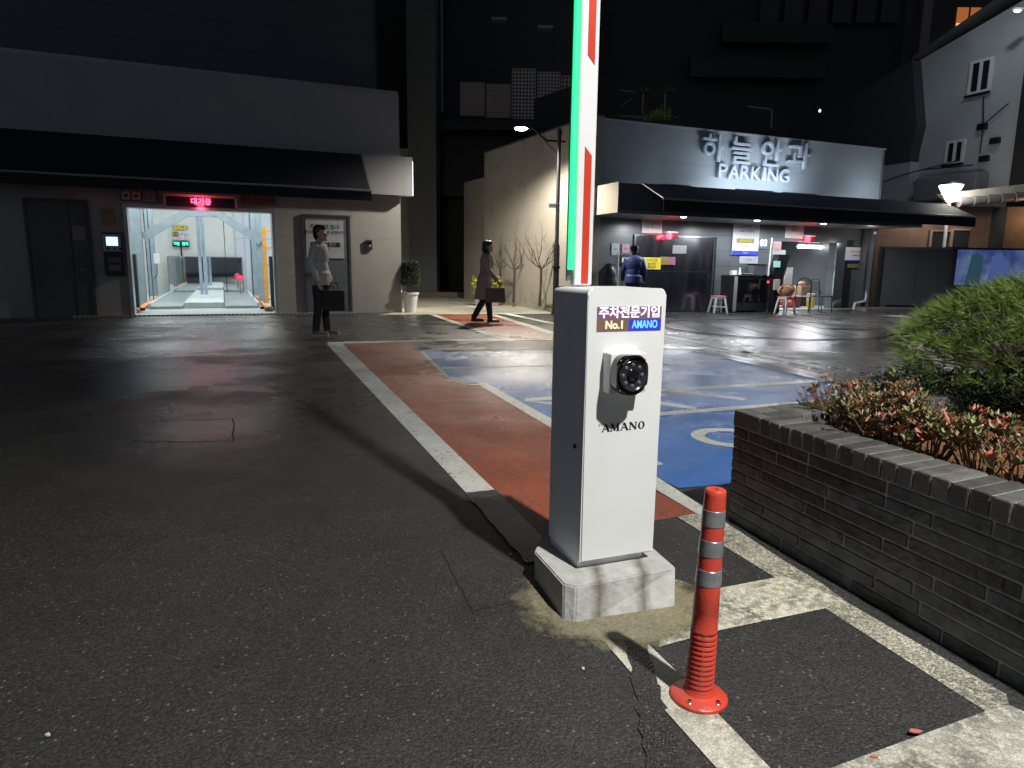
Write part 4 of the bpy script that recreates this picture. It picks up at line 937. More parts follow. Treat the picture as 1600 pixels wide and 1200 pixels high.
# raised letters
alum = mat('letter_aluminium', (.48, .54, .62), .32, .35, var=.05)
def letters(body, x0, x1, z0, z1, nm, bold, depth=.09):
    t = text('sign_lettering', body, 1.0, alum, None, (0, 0, 0), 0, rot=(0, 0, 0))
    bpy.data.objects.remove(t)
    cv = bpy.data.curves.new('c', 'FONT'); cv.body = body; cv.size = 1; cv.extrude = .08; cv.offset = bold; cv.resolution_u = 6; cv.bevel_depth = .004; cv.bevel_resolution = 1
    o = bpy.data.objects.new('c', cv); COL.objects.link(o); dg = bpy.context.evaluated_depsgraph_get(); me = bpy.data.meshes.new_from_object(o.evaluated_get(dg)); bpy.data.objects.remove(o)
    vs = me.vertices; ax, bx_ = min(v.co.x for v in vs), max(v.co.x for v in vs); ay, by_ = min(v.co.y for v in vs), max(v.co.y for v in vs)
    for v in vs:
        X = x0+(v.co.x-ax)/(bx_-ax)*(x1-x0); Z = z0+(v.co.y-ay)/(by_-ay)*(z1-z0); Y = -.035 - (v.co.z+.08)/.16*depth; v.co = (X, Y, Z)
    me.materials.clear(); me.materials.append(alum); o = link('sign_letters', me); o.location = FR.W(0, 0); o.rotation_euler.z = ANG; o.data.name = nm
    return o
gl_ = [letters(ch, FR.px(0, u0, 240)[0], FR.px(0, u1, 240)[0], 3.94, 4.62, 'upper_letters', .004) for ch, u0, u1 in (('하', 1093, 1127), ('늘', 1138, 1171), ('안', 1186, 1217), ('과', 1227, 1262))]
for o, lb in zip(gl_, ('first', 'second', 'third', 'last')): o.name = 'raised_letter'; tag(o, '%s of the four big raised Korean letters on the lit fascia' % lb, 'sign letter', 'raised letters on the fascia')
for i_, ch in enumerate('PARKING'):
    wds = [.8, .95, .85, .9, .3, .95, .95]; tot = sum(wds)+6*.16; u0 = 1118+(sum(wds[:i_])+i_*.16)/tot*111; u1 = u0+wds[i_]/tot*111
    o = letters(ch, FR.px(0, u0, 275)[0], FR.px(0, u1, 275)[0], 3.55, 3.9, 'lower_letters', .0); o.name = 'raised_letter'; tag(o, 'raised capital letter %s in the word PARKING on the fascia' % ch, 'sign letter', 'raised letters on the fascia')
for x, p, wd in ((1.0, 2, .8), (3.4, 36, 1.2), (4.9, 36, 1.2), (8.3, 11, .6)):
    fl = on(FR, 'sign_uplight', 'slim uplight bar at the foot of the lettered fascia, %s' % {1.0: 'far left', 3.4: 'left of centre', 4.9: 'right of centre', 8.3: 'far right'}[x], 'uplight', x, -1.0, 3.12, 'uplights below the lettering')
    MB().box(-wd/2, wd/2, -.04, .04, 0, .05, bev=.008).build('housing', grey_metal, fl)
    lamp("sign_uplight_beam", 'AREA', FR.W(x, -.9, 3.18), FR.W(x, .0, 4.1), p, (.80, .9, 1), size=(wd, .06))
# shutter doors and interior
sd = MB().box(o1a, o1b, LY0-.03, LY0, .03, H1).build('steel_door', mat('steel_door_sheet', (.36, .35, .40), .2, 1, var=.25, scale=1.5, stretch=(3, 3, .6), bump=.15, bscale=3), RB)
MB().box(o1a-.05, o1a, LY0-.06, LY0, 0, H1+.05).box(o1b, o1b+.05, LY0-.06, LY0, 0, H1+.05).box(o1a, o1b, LY0-.06, LY0, H1+.0, H1+.05).build('door_frame', steel, sd)
MB().box(o1a+.02, o1b-.02, LY0-.036, LY0-.03, 1.08, 1.12).build('door_joint', dark_metal, sd)
MB().box((o1a+o1b)/2-.1, (o1a+o1b)/2+.35, LY0-.04, LY0-.03, 1.58, 1.8).build('viewing_slot', mat('slot_sheen', (.5, .52, .52), .25, .6), sd)
iy = LY0+.25
inn = mat('office_inner_panel', (.42, .44, .43), .35, var=.08)
MB().box(o2a-.6, o2b+1.2, iy+3.0, iy+3.1, 0, 3).box(o2a-.7, o2a-.6, iy, iy+3.1, 0, 3).box(o2b+1.2, o2b+1.3, iy, iy+3.1, 0, 3).box(o2a-.7, o2b+1.3, iy, iy+3.1, 2.9, 3.0).build('inner_room', seams_mat('inner_panels', (.42, .45, .44), .35, 1.0, 1.2, .012, .6), RB)
MB().box(o2a-.6, o2b+1.2, .3, iy+3, .004, .03).build('inner_floor', flr, RB)
MB().box(o2b, FR.px(LY0, 1317, 420)[0], LY0-.05, LY0, .02, H2).build('sliding_door', mat('stainless_leaf', (.55, .6, .6), .16, .9, var=.1, scale=1.2), RB)
tl = on(FR, 'tube_light', 'bright horizontal tube light inside the open office doorway', 'lamp', FR.px(iy+1.2, 1270, 386)[0], iy+1.2, FR.px(iy+1.2, 1270, 386)[1])
MB().box(-.62, .62, 0, .08, .05, .1).build('casing', whiteplas, tl); MB().tube([(-.6, .02, .0), (.6, .02, .0)], .045, 10).build('tube', emit('office_tube', (1, 1, 1), 22), tl)
lamp("office_tube_light", 'AREA', FR.W((o2a+o2b)/2+.4, iy+1.0, H2-.22), FR.W((o2a+o2b)/2, iy+1.6, 0), 80, (.95, 1, 1), size=(1.2, .15))
# beacons
for u, v, nm in ((1050, 366, 'left steel door'), (1266, 371.5, 'open office doorway')):
    x, z = FR.px(.3, u, v); bc = on(FR, 'red_beacon', 'red warning light glowing above the %s' % nm, 'beacon', x, .3, z-.07, 'red beacons over the doors')
    MB().box(-.14, .2, -.02, .2, .1, .14, bev=.01).build('bracket', whiteplas, bc); MB().box(.04, .2, 0, .16, -.02, .1, bev=.02).build('housing', mat('beacon_dim_red', (.3, .02, .03), .3), bc)
    MB().lathe([(.07, .1), (.085, .06), (.08, -.02), (.05, -.06), (0, -.065)], 16, c=(-.05, .05, 0)).build('lamp', emit('beacon_red', (1, .05, .1), 5), bc, smooth=True)
    lamp("beacon_glow", 'POINT', FR.W(x-.05, .12, z-.05), None, 2, (1, .08, .12), .06)
# notices
sy = LY0-.03
sign(FR, 'grey_notice', 'square pale notice above the left steel door', 'sign', sy, (1004, 340), (1034, 366), mat('notice_pale', (.5, .5, .47), .5), [(0, .75-.12*k, .055, '주차장 이용안내 요금', blk) for k in range(4)]+[(0, 0, 0, '#0,1,0,.06', redink)])
sign(FR, 'grey_notice', 'square pale notice above the open doorway', 'sign', sy, (1228, 348), (1255, 373), mat('notice_pale', (.5, .5, .47), .5), [(0, .75-.12*k, .05, '이용안내 요금', blk) for k in range(3)])
sign(FR, 'price_poster', 'tall white poster with red lines, yellow strip and blue foot between the doors', 'poster', sy-.02, (1147, 346), (1184, 399), paper,
     [(0, .86, .085, '주차 안내', redink), (0, .72, .075, '이용요금 안내표', redink), (0, 0, 0, '#.14,.82,.36,.5', mat('olive_strip', (.25, .23, .03), .5)), (-.02, .43, .075, '최초30분 무료', yel), (0, .26, .04, '문의 관리사무소', blk), (0, 0, 0, '#0,1,0,.13', blueink), (0, .065, .05, '하늘안과', paper)])
sign(FR, 'small_poster', 'small pale sheet under the tall white poster', 'notice', sy, (1156, 400), (1184, 412), mat('pale_sheet', (.42, .43, .46), .5), [(0, .5, .05, '주차 안내', blk)])
x_, z_ = FR.px(.42, 1194, 380)
n63 = on(FR, 'lit_digits', 'glowing white digits beside the tall white poster', 'display', x_, .44, z_); text('digits', '03', .26, emit('digit_white', (.9, .95, 1), 1.6), n63, (0, 0, 0), .015, bold=.004)
MB().box(-.2, .2, .02, .04, -.16, .16).build('back_plate', mat('digit_plate', (.1, .11, .13), .4), n63)
sign(FR, 'yellow_warning_poster', 'yellow warning sheets stuck on the left steel door beside the blue jacket man', 'poster', sy-.05, (1005, 402), (1032, 421), mat('poster_yellow', (.62, .52, .03), .5), [(0, .75, .09, '주의 안전', blk), (0, .45, .07, '높이제한', blk), (0, .2, .07, '출입금지', blk), (0, 0, 0, '#0,.22,0,.7', dirtyw)])
sign(FR, 'brown_poster', 'small brown and pink sheets right of the yellow warning poster', 'poster', sy-.045, (1033, 401), (1055, 414), mat('poster_brown', (.22, .16, .04), .5), [(0, 0, 0, '#.6,1,.0,.9', mat('poster_pink', (.3, .1, .2), .5))])
sign(FR, 'grey_sheet', 'pale grey sheet on the dark wall left of the blue jacket man', 'notice', sy, (956, 380), (967, 399), mat('sheet_grey', (.3, .33, .34), .5), [(0, .5, .06, '공지', blk)])
sign(FR, 'pink_sheet', 'dull pink sheet on the dark wall close to the steel door', 'notice', sy, (972, 381), (983, 396), mat('sheet_pink', (.32, .22, .27), .5), [(0, .5, .06, '안내', blk)])
sign(FR, 'black_white_notice', 'small black notice with a white slanted mark behind the blue jacket man', 'notice', sy-.045, (970, 398), (984, 413), blk, [(0, 0, 0, '#.15,.9,.2,.72', paper), (-.1, .45, .13, 'P', blk)])
sign(FR, 'framed_notice', 'blue framed notice on the dark door at the right end of the office wall', 'sign', .44, (1322, 386), (1357, 409), paper, [(0, .68, .085, '관계자외 출입금지', redink), (0, .42, .06, '주차타워 이용안내', blk), (0, 0, 0, '#0,1,0,.1', blueink)], frame=mat('frame_navy', (.02, .03, .12), .4))
sign(FR, 'olive_strip_sign', 'thin olive strip sign under the blue framed notice', 'sign', .44, (1326, 412), (1358, 419), mat('olive_dim', (.2, .19, .06), .5))
x, z = FR.px(.4, 1324, 414); dr = MB().box(FR.px(LY0, 1319, 420)[0]+.03, 8.7, LY0-.02, LY0-.001, .02, 2.1).build('dark_door', mat('dark_door_paint', (.02, .022, .025), .35), RB)
wallight = on(FR, 'wall_floodlight', 'small white floodlight bracket on the wall by the pipe', 'floodlight', *[FR.px(.3, 1357, 366)[0], .3, FR.px(.3, 1357, 366)[1]]); MB().ell((0, 0, 0), (.12, .1, .11)).build('head', whiteplas, wallight, smooth=True); MB().tube([(.0, 0, 0), (.1, .2, -.05)], .02, 6).build('bracket', grey_metal, wallight)
xp, _ = FR.px(-.1, 1362, 420)
pp = on(FR, 'drain_pipe', 'white downpipe with elbow at the right end of the office wall', 'pipe', xp, .1)
MB().tube([(.12, -.1, 2.35), (.15, -.05, 2.2), (.22, 0, 2.0), (.2, 0, 1.7), (.12, 0, .3), (.05, 0, .26), (-.35, -.02, .2), (-.4, -.05, .12), (-.4, -.05, .02)], .035, 8).build('pipe', whiteplas, pp, smooth=True)
MB().box(.0, .16, .04, .2, 0, 2.4).build('column', mat('pier_dark_metal', (.1, .105, .11), .35, .4), pp)
lamp("pipe_wall_light", 'POINT', FR.W(xp-.3, -.2, 2.0), None, 6, (1, .97, .9), .05)
# ------------------------------------------------------------------ furniture in front of the office
def stool(u, v, label, topm):
    p = G(u, v); t = thing('plastic_stool', label, 'stool', p, random.uniform(.1, .6), 'white plastic stools with pink tops')
    MB().box(-.16, .16, -.16, .16, .44, .465, bev=.012).build('seat', topm, t, smooth=False)
    MB().box(-.15, .15, -.15, .15, .39, .44, bev=.01).build('apron', whiteplas, t)
    for sx in (-1, 1):
        for sy in (-1, 1):
            b = MB(); q = [Vector((sx*.125, sy*.125, .4)), Vector((sx*.19, sy*.19, 0))]; b.tube(q, .034, 4, r1=.028); b.build('leg', whiteplas, t)
    b = MB()
    for sy in (-1, 1): b.box(-.15, .15, sy*.165-.01, sy*.165+.01, .16, .19)
    b.build('rung', whiteplas, t); return t
pinktop = mat('stool_pink_top', (.6, .25, .28), .4)
stool(1121, 489, 'white plastic stool with pink seat left of the black counter', pinktop)
stool(1226, 490, 'white plastic stool under the round basket at the open doorway', pinktop)
ct = on(FR, 'black_counter', 'black cabinet counter with silver top between the two doors', 'counter', *FR.g(1162, 487)); ct.location.z = 0
cw_ = .62; MB().box(-cw_, cw_, -.25, .3, .04, 1.0, bev=.01).build('cabinet', mat('counter_black', (.022, .022, .025), .3), ct); MB().box(-cw_-.02, cw_+.02, -.28, .32, 1.0, 1.03, bev=.005).build('top', steel, ct)
MB().box(-cw_-.0, -cw_+.1, -.27, -.25, .03, 1.0).build('side_strip', mat('grey_side_strip', (.3, .31, .33), .4), ct)
MB().box(-cw_+.16, cw_-.12, -.265, -.25, .3, .93).build('front_panel', glossblk, ct); MB().lathe([(0, 0), (.04, 0), (.03, .02), (0, .02)], 12, m=Matrix.Translation((cw_-.06, -.26, .84)) @ Matrix.Rotation(R(90), 4, 'X')).build('red_lamp', emit('counter_red', (1, .05, .12), 2), ct)
def cplace(dx, dy, z=1.03):
    q = Vector(ct.location)+FR.e*dx+FR.n*dy; return (q.x, q.y, z)
tb = thing('paper_cup', 'white box and cup standing at the left end of the counter', 'cup', cplace(-.5, -.05), ANG); MB().box(-.08, .08, -.05, .05, 0, .12).build('box', whiteplas, tb); MB().lathe([(.04, 0), (.05, .02), (.03, .12), (.025, .2), (0, .2)], 14, c=(.22, 0, 0)).build('cup', whiteplas, tb)
bk = thing('ring_binder', 'flat dark folder with paper lying on the counter', 'folder', cplace(.0, -.02), ANG); MB().box(-.2, .2, -.14, .12, 0, .03).build('cover', blackplas, bk); MB().box(-.1, .18, -.1, .1, .031, .04).build('paper', paper, bk)
sbx = thing('glass_case', 'grey glass case at the right end of the counter', 'case', cplace(.38, .05), ANG); MB().box(-.2, .24, -.12, .12, 0, .28, bev=.01).build('case', mat('smoky_case', (.12, .13, .16), .15), sbx); MB().box(-.22, .26, -.14, .14, .281, .3).build('lid', dark_metal, sbx)
k2 = on(FR, 'payment_terminal', 'tall tilted black payment terminal beside the counter', 'payment terminal', *FR.g(1208, 488))
MB().prism([(-.1, 0), (.12, 0), (.12, .62), (.16, 1.05), (.38, 1.6), (-.02, 1.6), (-.2, 1.05), (-.1, .9)], -.1, .12, 'y').build('body', blackplas, k2)
MB().box(-.22, .0, -.13, -.1, 1.25, 1.42).build('screen', emit('terminal_screen', (.4, .75, .65), .9), k2); MB().box(-.18, .02, -.16, -.1, .62, .92, bev=.01).build('printer', mat('printer_beige', (.4, .39, .37), .5), k2)
MB().prism([(.2, .62), (.46, .62), (.46, 1.25), (.3, 1.25), (.2, .95)], -.14, .06, 'y').build('side_box', mat('side_box_pale', (.5, .49, .47), .5), k2)
MB().tube([(-.28, 0, 1.0), (-.24, 0, 2.05)], .025, 6).build('white_pole', whiteplas, k2); MB().box(-.2, .2, -.08, .02, 1.6, 1.72).build('header', mat('header_pale', (.5, .5, .52), .4), k2)
lamp_ = MB().box(-.2, .02, -.09, -.01, 1.72, 1.95).build('poster_card', mat('card_pink', (.5, .3, .32), .5), k2)
hb = on(FR, 'hanging_bag', 'black bag with trailing white cable beside the left end of the counter', 'bag', *FR.g(1117, 484)); hb.location.z = .45
MB().ell((0, 0, .28), (.15, .12, .24)).build('bag', blackplas, hb, smooth=True); MB().ell((-.1, -.05, .5), (.09, .06, .05)).build('cloth', mat('cloth_pinkish', (.5, .35, .4), .7), hb, smooth=True)
MB().tube([(-.12, -.06, .5), (-.28, -.08, .35), (-.42, -.1, .0), (-.62, -.1, -.4)], .014, 6).build('cable', whiteplas, hb, smooth=True)
MB().tube([(0, 0, -.43), (0, 0, .1)], .03, 6).build('stand', dark_metal, hb)
# chairs
mesh_m = mat('black_mesh', (.03, .03, .032), .5)
def chair(u, v, rz, label, round_back):
    t = thing('metal_chair', label, 'chair', G(u, v), rz, 'black metal chairs at the open doorway')
    for sx in (-1, 1):
        MB().tube([(sx*.2, -.22, 0), (sx*.19, -.2, .45)], .013, 6).build('leg', dark_metal, t, smooth=True)
        MB().tube([(sx*.21, .24, 0), (sx*.19, .2, .45), (sx*.19, .22, .62)], .013, 6).build('leg', dark_metal, t, smooth=True)
    MB().box(-.21, .21, -.22, .2, .44, .465, bev=.01).build('seat', mat('seat_pale', (.3, .3, .33), .35, .5) if round_back else dark_metal, t)
    fr_ = MB(); gr = MB()
    if round_back:
        P = [(.19, .22, .5)] + [(.19*math.cos(a), .24, .72+.26*math.sin(a)) for a in [math.pi*k/12 for k in range(13)]] + [(-.19, .22, .5)]
        fr_.tube(P, .013, 6)
        for k in range(-8, 9):
            x = k*.021; h = .72+.25*math.sqrt(max(0, 1-(x/.185)**2)); gr.tube([(x, .235, .5), (x, .24, h)], .0035, 4)
        for k in range(18):
            z = .52+k*.025; wd = .18 if z < .72 else .18*math.sqrt(max(0, 1-((z-.72)/.26)**2)); gr.tube([(-wd, .236, z), (wd, .236, z)], .003, 4)
    else:
        fr_.tube([(.17, .22, .48), (.15, .25, .92), (-.15, .25, .92), (-.17, .22, .48)], .014, 6)
        for z in (.6, .68, .76, .84): gr.tube([(-.16, .235, z), (.16, .235, z)], .006, 4)
        for k in (-2, -1, 0, 1, 2): gr.tube([(k*.055, .235, .6), (k*.055, .24, .84)], .004, 4)
    fr_.build('back_frame', dark_metal, t, smooth=True); gr.build('backrest', mesh_m, t); return t
chair(1252, 489, R(160), 'black chair with rounded mesh back nearest the camera', True)
chair(1281, 488, R(25), 'black chair with square barred back behind the round backed one', False)
bq = thing('wicker_basket', 'round tan basket resting on the right white stool', 'basket', G(1226, 490)+Vector((.0, .05, .466))); MB().ell((0, 0, .15), (.23, .14, .16)).build('bowl', mat('wicker_tan', (.45, .26, .14), .7, var=.4, scale=50), bq, smooth=True); MB().tube([(.2*math.cos(a), -.1, .16+.17*math.sin(a)) for a in [2*math.pi*k/16 for k in range(17)]], .02, 6).build('rim', mat('rim_brown', (.3, .12, .1), .6), bq)
cn = on(FR, 'traffic_cone', 'orange traffic cone lying on its side on the office floor', 'traffic cone', (o2a+o2b)/2-.15, iy+.4, .16); cn.rotation_euler = (0, R(-84), ANG)
MB().lathe([(.15, -.3), (.15, -.27), (.12, -.27), (.03, .35), (0, .35)], 20).build('cone', orange, cn, smooth=True); MB().box(-.17, .17, -.17, .17, -.33, -.3).build('base', orange, cn)
bu = on(FR, 'red_bucket', 'dark red bucket on the floor beside the traffic cone', 'bucket', (o2a+o2b)/2+.42, iy+.5, .03); MB().lathe([(0, 0), (.15, 0), (.19, .33), (.175, .33), (.14, .03), (0, .03)], 20).build('pail', mat('maroon_plastic', (.2, .02, .06), .4), bu, smooth=True)
yb = on(FR, 'yellow_tub', 'small yellow tub on the floor right of the red bucket', 'tub', (o2a+o2b)/2+.75, iy+.2, .03); MB().lathe([(0, 0), (.11, 0), (.12, .2), (0, .2)], 16).build('tub', mat('tub_yellow', (.7, .55, .06), .4), yb, smooth=True); MB().lathe([(.12, .2), (.125, .2), (.125, .42), (.1, .44), (0, .44)], 16).build('upper_tub', mat('tub_cream', (.6, .5, .3), .5), yb, smooth=True)
cb = on(FR, 'cardboard_stack', 'stack of tan boxes with a tool by the right side of the doorway', 'boxes', (o2a+o2b)/2+1.05, iy+.9, .03); MB().box(-.2, .2, -.2, .2, .3, .65, bev=.01).build('box', mat('cardboard', (.38, .27, .18), .8), cb); MB().box(-.2, -.17, -.2, .2, 0, .3).box(.17, .2, -.2, .2, 0, .3).build('stand', dark_metal, cb); MB().ell((0, 0, .72), (.16, .1, .08)).build('cloth', mat('cloth_rose', (.5, .25, .22), .8), cb, smooth=True)
db = on(FR, 'inner_door_frame', 'dark framed pale inner door behind the basket in the office', 'door', (o2a)+.05, iy+1.6, .03); MB().box(-.3, .62, 0, .04, 0, 1.15).build('panel', mat('inner_door_pale', (.5, .53, .54), .4), db); MB().box(-.36, .70, -.02, .06, 1.15, 1.27).box(.62, .70, -.02, .06, 0, 1.15).build('frame', mat('frame_green_black', (.03, .04, .04), .4), db)
# ------------------------------------------------------------------ car turntable
tp = Vector((5.28, 14.05, 0)); tt = thing('car_turntable', 'large round wet steel car turntable set in the asphalt before the office', 'turntable', tp)
tsm = mat('turntable_steel', (.22, .23, .24), .3, .8, var=.5, scale=1.1, bump=.35, bscale=5)
b = MB(); b.lathe([(0, .006), (2.1, .006), (2.1, .0)], 72); b.build('plate', tsm, tt)
b = MB(); b.lathe([(2.13, 0), (2.13, .012), (2.2, .012), (2.2, 0)], 72).lathe([(2.28, 0), (2.28, .010), (2.36, .010), (2.36, 0)], 72); b.build('ring', mat('turntable_ring', (.4, .41, .42), .25, .7), tt)
b = MB()
for k in range(-3, 4):
    if k: b.box(k*.55-.012, k*.55+.012, -math.sqrt(max(0, 4.3-(k*.55)**2)), math.sqrt(max(0, 4.3-(k*.55)**2)), .0062, .012)
for k in range(16):
    b.box(1.2+k*.05, 1.22+k*.05, -.3, .1, .0062, .014)
b.build('tread_bars', mat('turntable_seam', (.05, .05, .055), .3, .5), tt)
# ------------------------------------------------------------------ curved lamp post
lp = thing('street_lamp', 'slim black lamp post with curved arm and glowing white head', 'street lamp', (1.07, 17.3, 0))
MB().tube([(0, 0, 0), (0, 0, .1), (0, 0, 1.7), (0, 0, 1.75), (0, 0, 4.35)], [.12, .075, .075, .05, .045], 12).build('post', dark_metal, lp, smooth=True)
MB().lathe([(.05, 4.33), (.07, 4.38), (.06, 4.45), (0, 4.5)], 12).build('cap', dark_metal, lp, smooth=True)
MB().tube([(0, 0, 1.15), (0, 0, 1.2)], .1, 12).build('collar', dark_metal, lp, smooth=True)
MB().tube([(.15, 0, 4.18), (-.3, 0, 4.2), (-.45, 0, 4.3), (-.6, 0, 4.46), (-.78, 0, 4.47)], .025, 8).build('arm', dark_metal, lp, smooth=True)
MB().tube([(0, 0, 3.85), (-.35, 0, 4.2)], .012, 6).build('stay', dark_metal, lp)
hd = MB().ell((-.92, 0, 4.50), (.2, .09, .05)).build('head', dark_metal, lp, smooth=True)
MB().ell((-.93, -.02, 4.465), (.16, .085, .045)).build('lamp', emit('lamp_head_glow', (1, .96, .9), 60), hd, smooth=True)
cam_ = MB().box(-.22, -.04, -.05, .04, 2.62, 2.72, bev=.01).build('camera_box', grey_metal, lp)
lamp("lamp_post_beam", 'SPOT', (.05, 16.95, 4.36), (-.3, 17.0, 0), 1450, (1, .93, .80), .08, 154, .5)
# soil bed with grass
bedm = mat('bed_soil', (.10, .075, .045), .95, var=.4, scale=12, bump=.8, bscale=40)
e0 = G(776, 462); e1 = G(864, 489); w0 = pB; w1 = pA
b = MB(); n_ = 30
pr = None
for k in range(n_+1):
    f = k/n_; a = e0.lerp(e1, f); c = w0.lerp(w1, f*.98); a.z = .02; c.z = .17
    mid = a.lerp(c, .5); mid.z = .15+.03*noise.noise(Vector((f*9, 0, 0)))
    cur = [b.b.verts.new((p.x, p.y, p.z)) for p in (a, mid, c)]
    if pr:
        for j in range(2): b.b.faces.new((pr[j], pr[j+1], cur[j+1], cur[j]))
    pr = cur
b.build('soil_bed', bedm, kind='structure', smooth=True)
b = MB()
for k in range(5200):
    f = random.random(); g_ = min(1, abs(random.gauss(0, .35))); a = e0.lerp(e1, f); c = w0.lerp(w1, f*.98)
    if noise.noise(Vector((f*7, g_*3, 1))) < -.12: continue
    p = a.lerp(c, g_); p.z = .05+.1*min(1, g_*2); h = random.uniform(.04, .12); d = Vector((random.gauss(0, .03), random.gauss(0, .03), h)); q = Vector((random.uniform(-1, 1), random.uniform(-1, 1), 0)).normalized()*.008
    b.poly([p-q, p+q, p+d])
b.build('bed_grass', mat('bed_grass', (.10, .15, .04), .7, var=.4, scale=20), label='short green grass along the edge of the soil bed below the beige wall', cat='grass', kind='stuff')
# bare trees
bark = mat('bare_bark', (.05, .035, .026), .8)
def bare(x, y, h0, scale, label, seed):
    rnd = random.Random(seed); t = thing('bare_tree', label, 'tree', (x, y, .12), 0, 'small leafless trees against the beige wall')
    MB().tube([(0, 0, 0), (.02, 0, h0*.5), (.03, 0, h0)], [.04*scale, .03*scale, .035*scale], 8).build('trunk', bark, t, smooth=True)
    b = MB()
    def br(p, d, l, r, n):
        q = p+d*l*.5+Vector((rnd.gauss(0, .03), rnd.gauss(0, .03), .02)); e = p+d*l+Vector((0, 0, l*.25)); b.tube([p, q, e], [r, r*.8, r*.55], 5, cap=False)
        if n:
            for s_ in range(2): 
                dd = (d+Vector((rnd.gauss(0, .45), rnd.gauss(0, .3), rnd.uniform(.1, .7)))).normalized(); br(q if s_ else e, dd, l*rnd.uniform(.65, .95), r*.6, n-1)
    for k in range(5):
        a = -1.1+k*.55; br(Vector((.03, 0, h0)), Vector((math.sin(a), rnd.gauss(0, .2), math.cos(a))).normalized(), .42*scale, .017*scale, 2)
    b.build('branches', bark, t, smooth=True)
p = atY(843, 474, 18.6); bare(p.x, 18.6, 1.0, 1.0, 'leafless pollarded tree right next to the lamp post', 4)
p = atY(802, 466, 20.2); bare(p.x, 20.2, .95, .95, 'leafless tree in the middle of the beige wall', 9)
p = atY(780, 463, 21.2); bare(p.x, 21.2, 1.0, .9, 'faint leafless tree farthest back, just right of the woman', 12)
yp = atY(760, 447, 27.0)
yt = thing('yellow_flower_bush', 'low yellow flowering bush partly hidden behind the walking woman', 'bush', (-.78, 20.6, 0.0)); b = MB()
for k in range(900):
    p = Vector((random.uniform(-.45, .45), random.gauss(0, .1), random.gauss(.62, .1))); d = Vector((random.gauss(0, 1), random.gauss(0, 1), random.random())).normalized(); leafblade(b, p, d, .1, .03, Vector((0, 0, 1)))
b.build('flowers', mat('yellow_flowers', (.55, .55, .08), .6, var=.3), yt); b = MB(); b.box(-.35, .35, -.12, .12, 0, .45); b.build('trough', mat('trough_grey', (.2, .2, .2), .7), yt)
# potted tree
pt = thing('potted_tree', 'small round clipped tree in a white pot at the building corner', 'potted tree', G(641, 488)+Vector((0, .05, 0)))
MB().lathe([(0, 0), (.14, 0), (.20, .46), (.22, .46), (.22, .50), (.19, .50), (.18, .44), (0, .44)], 24).build('pot', whiteplas, pt, smooth=True)
b = MB()
for k in range(4): b.tube([(random.uniform(-.03, .03), random.uniform(-.03, .03), .44), (random.uniform(-.06, .06), 0, .62), (random.uniform(-.12, .12), random.uniform(-.1, .1), .85)], .012, 6)
b.build('trunk', stem_m, pt)
b = MB()
for k in range(3400):
    a = random.uniform(0, 6.283); f = random.random()**.5; z = random.uniform(0, 1); rr = (.27*(1-.35*z)*(1 if z > .12 else .8)+.03*noise.noise(Vector((a, z*4, 2))))*f
    p = Vector((rr*math.cos(a), rr*math.sin(a), .66+.6*z)); d = Vector((p.x*2, p.y*2, random.uniform(.1, 1))).normalized(); leafblade(b, p, (d+Vector((random.gauss(0, .4),)*3)).normalized(), .055, .014, Vector((random.gauss(0, 1), random.gauss(0, 1), 1)).normalized())
b.build('crown', mat('box_leaves', (.045, .075, .03), .6, var=.5, scale=12), pt)
# ------------------------------------------------------------------ background right
tw = thing('dark_apartment_tower', 'broad black apartment tower behind the lettered fascia with faint ledges', 'building', (9.0, 36, 0))
MB().box(-9.4, 9.5, 0, 6, 0, 40).build('walls', seams_mat('tower_wall', (.014, .014, .016), .6, 4.0, 3.4, .06, 1.5), tw)
b = MB()
for (u0, u1, v) in ((1130, 1300, 30), (1080, 1290, 85)):
    a = atY(u0, v, 35); c = atY(u1, v+30, 35); b.box(a.x-9, c.x-9, -1, -.6, a.z-1.0, a.z-.1)
b.build('ledges', mat('ledge_dim', (.022, .02, .02), .6), tw)
b = MB()
for k in range(6):
    a = atY(1190+k*38, -20, 35.6); b.box(a.x-9, a.x-9+.9, -.45, -.2, a.z-1.6, a.z+.6)
b.build('cladding_strips', mat('strip_dim_brown', (.04, .034, .03), .6), tw)
tb2 = thing('brown_apartment_tower', 'dim brown apartment block with a lit orange window above the white gable', 'building', (21.5, 40, 0))
x_ = atY(1412, 60, 40).x-21.5; x2 = atY(1437, 60, 40).x-21.5
MB().box(x_, 14, 0, 6, 0, 34).build('walls', mat('tower_brown', (.05, .042, .042), .6, var=.2, scale=.5), tb2)
MB().box(x2-.25, x2+.25, -.5, 0, 0, 34).build('column', mat('column_pale', (.2, .17, .16), .6), tb2)
a = atY(1497, 20, 39.9); c = atY(1530, 50, 39.9)
wn_ = MB().box(a.x-21.5, c.x-21.5, -.04, 0, c.z, a.z+.3).build('lit_window', emit('window_orange', (.62, .2, .05), .55), tb2)
MB().box(a.x-21.5, c.x-21.5, -.06, -.042, c.z-.2, c.z+.45).build('bright_sill', emit('window_warm', (1, .6, .28), 1.0), wn_); MB().box((a.x+c.x)/2-21.5-.04, (a.x+c.x)/2-21.5+.04, -.1, -.061, c.z, a.z+.3).build('mullion', black_clad, wn_)
